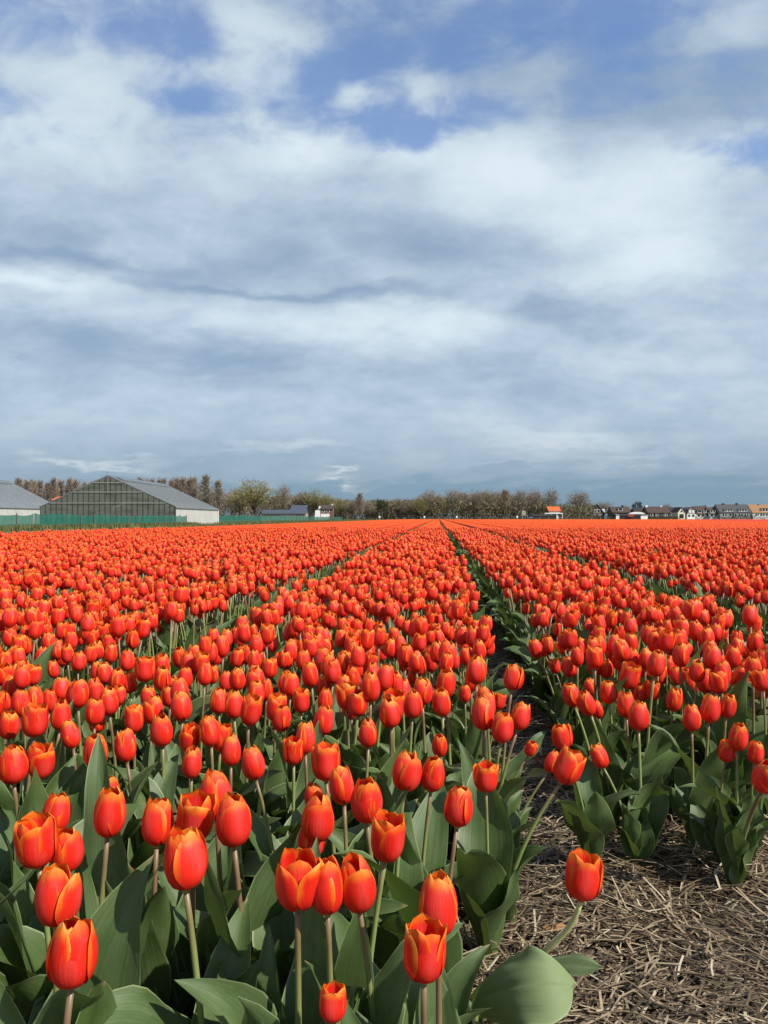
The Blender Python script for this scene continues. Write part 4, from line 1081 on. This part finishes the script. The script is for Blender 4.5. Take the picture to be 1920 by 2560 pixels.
building('house', 'white terraced house with brown roof and two dormers, beside the rounded gable', 'house', 1740.5, 1774, 1266, 1284.5, ZR + 4, 'x', M_white, M_rbrown, 9, [(1747, 1288.5, 1.6, 1.2), (1757, 1288.5, 1.6, 1.2), (1768, 1288.5, 1.6, 1.2)], [], [(1750, 1279, 2.0, 1.4), (1766, 1279, 2.4, 1.5)], group=GH)
building('house', 'lower white terraced house with brown roof and one dormer, left of the long grey roof', 'house', 1774.6, 1797, 1268.5, 1284.5, ZR + 2, 'x', M_white, M_rbrown, 9, [(1780, 1288.5, 1.6, 1.2), (1790, 1288.5, 1.6, 1.2)], [], [(1783, 1279, 2.6, 1.5)], group=GH)
building('house', 'large double house with a long grey roof, two white dormers and two chimneys', 'house', 1800, 1876, 1261.5, 1280.5, ZR, 'x', M_grey, M_rgrey, 11, [(1812, 1287, 2.4, 1.8), (1826, 1287, 1.6, 1.6), (1839, 1288, 1.3, 1.8), (1852, 1287, 2.4, 1.6), (1866, 1287, 1.8, 1.6)], [(1833, 1289, 1.1, 2.1, M_timber)], [(1822, 1276, 4.0, 1.3), (1858, 1276, 4.2, 1.3)], [(1819, 1258.5, .9, M_rdark), (1853.5, 1258, .9, M_rdark)], group=GH)
building('house', 'tan orange roofed house with a white balcony band at the right picture edge', 'house', 1882, 1975, 1262, 1281.5, ZR, 'x', M_white, M_rtan, 11, [(1893, 1287, 2.0, 1.3), (1906, 1287, 2.6, 1.3), (1920, 1287, 2.6, 1.3), (1940, 1287, 2.6, 1.3)], [], [(1914, 1275, 3.0, 1.7), (1950, 1275, 3.0, 1.7)], [(1908, 1261, .8, M_rdark)], group=GH)

t, XX, Z = building('house', 'orange-roofed house with a row of upper windows above a white terrace canopy', 'house', 1372, 1401, 1267, 1277, 330, 'x', M_brick, M_rorange, 7, [(1376 + 5.2 * i, 1279.2, .62, .8) for i in range(5)])
cz = Z(1283); link('canopy', mbox(XX(1359), XX(1403), -3.0, -.02, cz - .28, cz + .12, mat=M_white, name='canopy'), t)
for px in (1360, 1374, 1388, 1402): link('canopy_post', mbox(XX(px) - .1, XX(px) + .1, -2.9, -2.7, 0, cz - .28, mat=M_white, name='canopy_post'), t)
link('parasol', mbox(XX(1391) - .25, XX(1391) + .25, -2.4, -2.0, .4, cz - .6, mat=M_white, name='parasol'), t)
building('shed', 'low dark shed in front of the orange-roofed house', 'shed', 1333, 1387, 1287.5, 1290.5, 316, 'x', M_timber, M_rdark, 4, over=.1)
building('shed', 'little brown shed with a pointed roof left of the hedge', 'shed', 1434, 1450, 1280, 1288, 350, 'y', M_dbrick, M_rbrown, 4, over=.1)
# timber lookout with a stair
t = root('lookout_tower', at(1312, HOR, 312) * 1.0 - Vector((0, 0, H)), 'pale timber box tower with a slanting ladder beyond the field', 'tower')
link('cabin', mbox(-1.1, .35, 0, 1.5, 1.9, 3.9, mat=M_wood, name='cabin'), t)
for x in (-1.0, .2): link('leg', mbox(x, x + .14, .1, .25, 0, 1.9, mat=M_wood, name='leg'), t)
m = MB()
for s in (0, .8): m.prism([(.4, .1 + s, 2.9), (.55, .1 + s, 2.9), (1.9, .1 + s, 0), (1.72, .1 + s, 0)], (0, .1, 0))
for i in range(8): m.box(.55 + 1.15 * i / 8, .75 + 1.15 * i / 8, .1, .95, 2.6 - 2.5 * i / 8, 2.66 - 2.5 * i / 8)
link('ladder', m.mesh('ladder', [M_wood], False), t)
m = MB(); m.grid([(x * .42, y * .8, 1.25 * math.cos(x * .42) * (1 - .25 * abs(y)) if abs(x) < 3 else 0.0) for y in (-1, 0, 1) for x in (-3, -2, -1, 0, 1, 2, 3)], [(0, 0)] * 21, 7, 3)
tag(link('tarpaulin', m.mesh('tarpaulin', [M_bluetarp]), None, at(1328, HOR, 311) - Vector((0, 0, H - .25))), 'blue tarpaulin heap beside the timber tower', 'tarpaulin')
# farm buildings behind the netting
building('barn', 'long low barn with a blue-grey sheet roof behind the green netting', 'barn', 655, 763, 1276, 1285, 232, 'x', M_wood, M_rblue, 9, [(708 + 13 * i, 1289.3, 1.0, .5) for i in range(3)])
building('barn', 'taller barn with a dark blue roof rising behind the long low barn', 'barn', 727, 764, 1264, 1275.5, 250, 'x', M_timber, M_rblue, 10)
t, XX, Z = building('house', 'red brick farmhouse with white-framed windows, white gable end and a chimney', 'house', 800, 831, 1264, 1272.5, 262, 'x', M_brick, M_rbrown, 8, [(808.5, 1277, 1.0, 1.0), (820.5, 1277, 1.0, 1.0)], [], [], [(829, 1260.5, .6, M_cream)])
link('lower_wall', mbox(XX(802), XX(824), -.12, -.01, 0, Z(1284.5), mat=M_white, name='lower_wall'), t)
m = MB(); m.prism([(XX(786), -.1, 0), (XX(800.5), -.1, 0), (XX(800.5), -.1, Z(1267)), (XX(798), -.1, Z(1265)), (XX(795), -.1, Z(1275)), (XX(788), -.1, Z(1276))], (0, 5, 0)); link('gable_wing', m.mesh('gable_wing', [M_white], False), t)
building('house', 'far house of which only an orange roof shows behind the greenhouse', 'house', 131, 152, 1242, 1250, 262, 'x', M_brick, M_rorange, 9)

# ------------------------------------------------------------------ markers and wire fence across the far end
mp = MB(); mp.box(-.28, .28, -.15, .15, .55, 1.25); mp.tube([(0, 0, 0), (0, 0, .6)], [.05, .05], 5)
MK = mp.mesh('marker_post', [M_white], False)
for px, lab in ((949, 'small white marker box left of where the rows meet'), (1061, 'small white marker box just left of the bare path end'), (1142, 'small white marker box below the bare trees'), (1293, 'small white marker box left of the timber tower')):
    p = at(px, HOR, 270); tag(link('marker_post', MK, None, (p.x, p.y, 0.35)), lab, 'marker', 'white marker boxes at the field end')
t = root('wire_fence', (*row_to_world(-12, 276), 0), 'thin post-and-wire fence along the far end of the field', 'fence', None, -RA)
ps = mbox(-.05, .05, -.05, .05, 0, 1.25, mat=M_wood, name='post')
for i in range(26): link('post', ps, t, (i * 3.0, 0, 0))
for h in (.45, .8, 1.15): link('wire', mbox(0, 75, -.012, .012, h - .012, h + .012, mat=M_frame, name='wire'), t)

# ------------------------------------------------------------------ hedges
M_hedge = blade_mat('hedge_leaves', (0.018, 0.030, 0.010, 1), (0.040, 0.060, 0.018, 1), (0.07, 0.08, 0.03, 1))
def hedge(px0, px1, top, z, label):
    x0, x1 = (px0 - PX) / F * z, (px1 - PX) / F * z; h = H - (top - HOR) * z / F; n = int((x1 - x0) * h * 55)
    c = np.c_[nrg.uniform(x0, x1, n), nrg.uniform(-.6, .6, n), h * nrg.random(n) ** .8 * (1 + .08 * np.sin(nrg.uniform(x0, x1, n) * 2))]
    a = nrg.normal(0, 1, (n, 3)); b = nrg.normal(0, 1, (n, 3)); a /= np.linalg.norm(a, axis=1)[:, None]; b /= np.linalg.norm(b, axis=1)[:, None]
    s = nrg.uniform(.10, .24, n)[:, None]; V = np.stack([c + a * s, c + b * s, c - (a + b) * s * .6], 1)
    V[:, :, 0] -= (x0 + x1) / 2; V[:, :, 2] = np.maximum(V[:, :, 2], 0.01)
    o = link('hedge', fast_mesh('hedge', V.reshape(-1, 3), np.arange(n * 3).reshape(-1, 3), [M_hedge]), None, ((x0 + x1) / 2, z, 0)); tag(o, label, 'hedge', 'hedges in front of the houses')
hedge(1452, 1532, 1289, 372, 'trimmed green hedge in front of the steep-gabled house')
hedge(1618, 1700, 1291, 385, 'low dark hedge below the two-chimney house')
hedge(1738, 1800, 1290, 386, 'dark bushes in front of the white terraced houses')
hedge(1841, 1890, 1287.5, 384, 'thick dark hedge between the long grey roof and the tan roof')
hedge(1800, 1842, 1292, 388, 'low hedge below the long grey roof')
hedge(1890, 1960, 1291.5, 388, 'low hedge below the tan roof at the right edge')

# ------------------------------------------------------------------ trees
def twig_mat(name, a, b_, c_): return blade_mat(name, a, b_, c_)
M_twred = twig_mat('reddish_twigs', (0.165, 0.122, 0.085, 1), (0.26, 0.195, 0.138, 1), (0.35, 0.27, 0.195, 1))
M_twgrey = twig_mat('grey_twigs', (0.15, 0.125, 0.09, 1), (0.245, 0.205, 0.15, 1), (0.34, 0.285, 0.21, 1))
M_twolive = twig_mat('olive_buds', (0.14, 0.122, 0.052, 1), (0.24, 0.21, 0.088, 1), (0.33, 0.29, 0.135, 1))
M_dkgreen = twig_mat('evergreen_leaves', (0.020, 0.030, 0.012, 1), (0.045, 0.060, 0.022, 1), (0.075, 0.085, 0.035, 1))
M_bark = gm('bark', (0.085, 0.070, 0.055), var=.2)

def grow(seed, kind):
    r = random.Random(seed); trunk = MB(); segs = []
    if kind == 'poplar':
        trunk.tube([(0, 0, 0), (.02, 0, .35), (0, .01, .7), (0.01, 0, .97)], [.016, .012, .007, .002], 6)
        limbs = []
        for i in range(34):
            h = .14 + .80 * (i / 34) ** 1.2 + r.uniform(-.02, .02); a = r.uniform(0, 6.28); tilt = R(r.uniform(14, 34))
            prof = math.sin(math.pi * min(1, (h - .08) / .92) ** 1.25) ** .6
            L = (.40 * (1 - h) ** .75 + .05) * r.uniform(.7, 1.1); limbs.append((Vector((0, 0, h)), a, tilt, L))
    else:
        limbs = []; lean = r.uniform(-.04, .04)
        trunk.tube([(0, 0, 0), (lean * .4, 0, .2), (lean, 0, .42)], [.026, .019, .013], 6)
        for i in range(15):
            a = i * 2.4 + r.uniform(-.4, .4); tilt = R(r.uniform(6, 62)); h = r.uniform(.16, .42)
            limbs.append((Vector((lean * h, 0, h)), a, tilt, (.60 - .20 * tilt) * r.uniform(.75, 1.05)))
    for p0, a, tilt, L in limbs:
        pts = [p0]; d = Vector((math.sin(tilt) * math.cos(a), math.sin(tilt) * math.sin(a), math.cos(tilt))); n = 4
        for j in range(n):
            d = (d + Vector((r.gauss(0, .10), r.gauss(0, .10), .14))).normalized(); pts.append(pts[-1] + d * L / n)
        trunk.tube(pts, [.0055 * (1 - .8 * j / n) * (1 + L) for j in range(n + 1)], 4, 0, False)
        for j in range(1, n + 1):
            for _ in range(3 if kind == 'poplar' else 7):
                e = (d + Vector((r.gauss(0, .5), r.gauss(0, .5), r.gauss(.1, .4)))).normalized(); l = r.uniform(.05, .13) * (.8 if kind == 'poplar' else 1.3)
                q = pts[j] - (pts[j] - pts[j - 1]) * r.random(); segs.append((q, q + e * l))
    if kind == 'poplar':
        for _ in range(520):
            h = r.uniform(.16, .99); e_ = .5 * math.sin(math.pi * ((h - .12) / .90) ** .85) ** .75 if h < .995 else .02
            e_ *= .62 + .38 * math.sin(h * 17 + seed) * math.sin(h * 31 + 2 * seed); q_ = r.uniform(0, 6.28); rr_ = abs(e_) * r.random() ** .55 * .42
            o_ = Vector((math.cos(q_), math.sin(q_), 0)); p_ = o_ * rr_ + Vector((0, 0, h * .97)); segs.append((p_, p_ + (o_ * r.uniform(0, .6) + Vector((r.gauss(0, .15), r.gauss(0, .15), 1))).normalized() * r.uniform(.04, .10)))
    else:
        for _ in range(650):
            v_ = Vector((r.gauss(0, 1), r.gauss(0, 1), r.gauss(0, 1))).normalized() * r.random() ** .40
            lob = .80 + .20 * math.sin(4 * math.atan2(v_.y, v_.x) + seed) * math.cos(5 * v_.z + seed)
            p_ = Vector((v_.x * .30 * lob, v_.y * .30 * lob, .60 + v_.z * .36 * lob)); segs.append((p_, p_ + (Vector((v_.x, v_.y, .7 + v_.z * .3)) + Vector((r.gauss(0, .3), r.gauss(0, .3), r.gauss(0, .3)))).normalized() * r.uniform(.04, .09)))
    fine = []
    for (a, b) in segs:
        fine.append((a, b, .0040))
        for _ in range(4):
            q = a.lerp(b, r.uniform(.2, 1)); e = ((b - a).normalized() + Vector((r.gauss(0, .6), r.gauss(0, .6), r.gauss(.2, .4)))).normalized()
            fine.append((q, q + e * r.uniform(.03, .075), .0034))
    V, Fc = [], []; ext = sorted(math.hypot(b.x, b.y) for a, b, w in fine); ext = ext[int(len(ext) * .93)]; tz = max(b.z for a, b, w in fine)
    sq = Vector((.5 / ext, .5 / ext, 1 / tz)); fine = [(a * sq, b * sq, w) for a, b, w in fine]; trunk.v = [tuple(Vector(p) * sq) if p[2] > .05 else p for p in trunk.v]
    for a, b, w in fine:
        s = (b - a).cross(Vector((r.gauss(0, 1), r.gauss(0, 1), r.gauss(0, 1)))).normalized() * w * r.uniform(.7, 1.4); s = Vector((s.x * (2.2 if kind == 'poplar' else 1), s.y * (2.2 if kind == 'poplar' else 1), s.z)); i = len(V)
        V += [tuple(a - s), tuple(a + s), tuple(b)]; Fc.append((i, i + 1, i + 2))
    return trunk.mesh('trunk', [M_bark]), np.array(V), np.array(Fc)

def bush_crown(seed, nclump, n):
    r = np.random.default_rng(seed); out = []
    for k_ in range(nclump):
        th = r.uniform(0, 6.28); ph = r.uniform(-.5, 1.0); rad = r.uniform(.2, .40)
        c = np.array((rad * math.cos(th) * math.cos(ph), rad * math.sin(th) * math.cos(ph), .56 + .36 * math.sin(ph))); cr = r.uniform(.08, .16)
        p = r.normal(0, 1, (n, 3)); p /= np.linalg.norm(p, axis=1)[:, None]; p = c + p * cr * (r.random((n, 1)) ** .4)
        a, b = r.normal(0, 1, (n, 3)), r.normal(0, 1, (n, 3)); s = r.uniform(.008, .02, (n, 1)); out.append(np.stack([p + a * s, p + b * s, p - (a + b) * s * .5], 1))
    V = np.concatenate(out).reshape(-1, 3); return V, np.arange(len(V)).reshape(-1, 3)

KINDS = {}
for nm, kind, mat, seeds in (('poplar_red', 'poplar', M_twred, (1, 2, 3)), ('poplar_grey', 'poplar', M_twgrey, (4, 5, 6)), ('round_grey', 'round', M_twgrey, (11, 12, 13)),
                             ('round_red', 'round', M_twred, (14, 15)), ('round_olive', 'round', M_twolive, (16, 17, 18))):
    KINDS[nm] = []
    for s_ in seeds:
        tr, V, Fc = grow(s_, kind); KINDS[nm].append((tr, fast_mesh('crown', V, Fc, [mat])))
KINDS['evergreen'] = []
for s_ in (21, 22):
    m = MB(); m.tube([(0, 0, 0), (0, 0, .3), (.01, 0, .8)], [.03, .022, .006], 6)
    for i in range(6): m.tube([(0, 0, .3 + .05 * i), (.25 * math.cos(i * 2.1), .25 * math.sin(i * 2.1), .5 + .05 * i)], [.01, .003], 4)
    V, Fc = bush_crown(s_, 26, 130); KINDS['evergreen'].append((m.mesh('trunk', [M_bark]), fast_mesh('crown', V, Fc, [M_dkgreen])))
tcount = random.Random(31)
def tree(kind, px, top, z, wpx, label, group='trees beyond the field'):
    z = z + 24 if px > 560 and z < 400 else z
    p = at(px, HOR, z); h = H - (top - HOR) * z / F; nat = 1.0 if kind != 'evergreen' else .9
    w = wpx * z / F / nat
    o = root('bare_tree' if kind != 'evergreen' else 'evergreen_tree', (p.x, p.y, 0), label, 'tree', group, tcount.uniform(0, 6.28))
    o.scale = (w, w, h); tr, cr = tcount.choice(KINDS[kind])
    link('trunk', tr, o); link('crown', cr, o)
PR = 'bare reddish poplar in the long row behind the greenhouse roofs'
ORD = ('first', 'second', 'third', 'fourth', 'fifth', 'sixth', 'seventh', 'eighth', 'ninth', 'tenth', 'eleventh', 'twelfth', 'thirteenth', 'fourteenth')
for i in range(14): tree('poplar_red', 50 + i * 17.5 + tcount.uniform(-4, 4), 1190 + tcount.uniform(-3, 7) - (i > 9) * 1, 300 + tcount.uniform(-8, 8), tcount.uniform(30, 40), ORD[i] + ' poplar from the left in the bare row behind the greenhouses', 'poplars behind the greenhouses')
for i in range(11): tree('poplar_red', 338 + i * 15 + tcount.uniform(-4, 4), 1187 + tcount.uniform(-4, 6), 300 + tcount.uniform(-8, 8), tcount.uniform(30, 40), ORD[i] + ' bare poplar above the sloping roof right of the greenhouse ridge', 'poplars behind the greenhouses')
for a in (('poplar_grey', 515, 1180, 290, 44, 'tallest grey bare poplar just right of the greenhouse roof'), ('poplar_grey', 546, 1190, 292, 34, 'slimmer grey bare poplar right of the tallest one by the greenhouse'),
          ('round_olive', 637, 1188, 300, 96, 'big broad olive-budded tree between the greenhouse and the long low barn'), ('round_olive', 600, 1210, 312, 60, 'lower olive tree left of the big broad one'),
          ('round_grey', 708, 1205, 298, 44, 'bare round-topped tree right of the big broad olive one'), ('round_grey', 757, 1217, 320, 36, 'bare grey tree above the taller blue-roofed barn'),
          ('round_olive', 785, 1214, 318, 62, 'pale olive round tree above the brick farmhouse'), ('round_olive', 818, 1228, 316, 48, 'pale greenish tree right behind the brick farmhouse chimney'),
          ('round_olive', 852, 1241, 314, 50, 'low olive tree right of the brick farmhouse'), ('round_grey', 880, 1244, 310, 46, 'low dark bare tree right of the low olive one'),
          ('poplar_red', 899, 1228, 305, 26, 'slender reddish poplar standing alone above the low trees'), ('round_grey', 922, 1246, 316, 44, 'low bare tree right of the slender reddish poplar'),
          ('evergreen', 955, 1246, 318, 40, 'dark evergreen tree left of where the rows meet'), ('round_grey', 990, 1241, 322, 40, 'bare tree right of the dark evergreen'),
          ('round_grey', 1020, 1245, 318, 44, 'low bare tree above the row ends'), ('round_olive', 1050, 1240, 316, 46, 'olive tree above the end of the bare path'),
          ('round_red', 1073, 1219, 320, 58, 'rust-coloured round tree above the row ends'), ('round_olive', 1097, 1229, 324, 44, 'olive tree leaning on the rust-coloured one'),
          ('round_grey', 1134, 1216, 326, 50, 'tall bare tree right of the rust-coloured one'), ('round_grey', 1160, 1223, 330, 44, 'bare tree, second right of the rust-coloured one'),
          ('round_red', 1186, 1219, 326, 46, 'reddish bare tree in the middle of the central wood'), ('round_grey', 1216, 1218, 328, 44, 'bare tree right of the reddish one in the central wood'),
          ('round_red', 1240, 1224, 326, 40, 'reddish bare tree near the right end of the central wood'), ('poplar_red', 1263, 1219, 328, 36, 'reddish poplar at the right end of the central wood'),
          ('round_grey', 1300, 1216, 330, 40, 'bare round-topped tree right above the timber tower'), ('round_red', 1336, 1214, 332, 42, 'reddish bare tree between the timber tower and the orange roof'),
          ('round_grey', 1378, 1213, 336, 44, 'tallest bare tree right above the orange-roofed house'), ('round_grey', 1352, 1250, 345, 60, 'wide grey bush-like tree left of the orange-roofed house'),
          ('round_red', 1447, 1220, 352, 58, 'broad bare tree standing free right of the orange-roofed house'), ('round_olive', 1468, 1248, 356, 36, 'olive tree at the foot of the free-standing broad bare tree'), ('round_olive', 1415, 1254, 345, 54, 'low olive tree right of the orange-roofed house'),
          ('round_grey', 1507, 1250, 425, 50, 'grey bare tree behind the steep-gabled house'), ('round_olive', 1561, 1258, 430, 36, 'pale tree behind the low brown farmhouse'),
          ('evergreen', 1594, 1252, 428, 36, 'dark round tree left of the two-chimney house'), ('round_grey', 1667, 1256, 430, 24, 'small bare tree behind the two-chimney house'),
          ('evergreen', 1742, 1263, 440, 34, 'dark green tree behind the white terraced houses'), ('evergreen', 1760, 1261, 442, 14, 'small dark pine behind the white terraced houses'), ('round_olive', 1880, 1264, 435, 26, 'olive tree between the long grey roof and the tan roof')):
    tree(*a)

FILL = 'soft olive-brown tree in the continuous belt beyond the far end of the field'
for i in range(34):
    px = 500 + i * 27.5 + tcount.uniform(-8, 8)
    if 1385 < px < 1410: continue
    tp = float(np.interp(px, [500, 600, 700, 800, 900, 960, 1040, 1120, 1250, 1400, 1440], [1222, 1220, 1226, 1230, 1242, 1246, 1236, 1224, 1222, 1240, 1256])) + tcount.uniform(-4, 8)
    tree(tcount.choice(('round_olive', 'round_grey', 'round_grey', 'round_red')), px, tp, 352 + tcount.uniform(-4, 14), tcount.uniform(46, 66), FILL, 'filling trees of the far belt')

# the undergrowth of the wood behind
def undergrowth():
    r = nrg; out = []
    for i in range(620):
        px = r.uniform(455, 1480); z = r.uniform(342, 372)
        top = np.interp(px, [455, 560, 700, 900, 1100, 1300, 1400, 1480], [1250, 1240, 1240, 1250, 1246, 1250, 1258, 1272]) + abs(r.normal(0, 7))
        h = H - (top - HOR) * z / F; x = (px - PX) / F * z; n = 85
        base = np.c_[r.normal(x, 1.1, n), r.normal(z, 1.1, n), r.random(n) ** .9 * h * .95]
        d = np.c_[r.normal(0, .5, n), r.normal(0, .5, n), np.abs(r.normal(.8, .4, n))] * r.uniform(.5, 1.6, (n, 1))
        s = np.cross(d, r.normal(0, 1, (n, 3))); s /= np.linalg.norm(s, axis=1)[:, None]; s *= r.uniform(.09, .22, (n, 1))
        out.append(np.stack([base - s, base + s, base + d], 1))
    V = np.concatenate(out).reshape(-1, 3); return V, np.arange(len(V)).reshape(-1, 3)
M_under = twig_mat('undergrowth', (0.075, 0.062, 0.038, 1), (0.15, 0.125, 0.072, 1), (0.22, 0.18, 0.11, 1))
v_, f_ = undergrowth()
tag(link('woodland_undergrowth', fast_mesh('woodland_undergrowth', v_, f_, [M_under])), 'brown tangled undergrowth of the wood beyond the field', 'undergrowth', None, 'stuff')
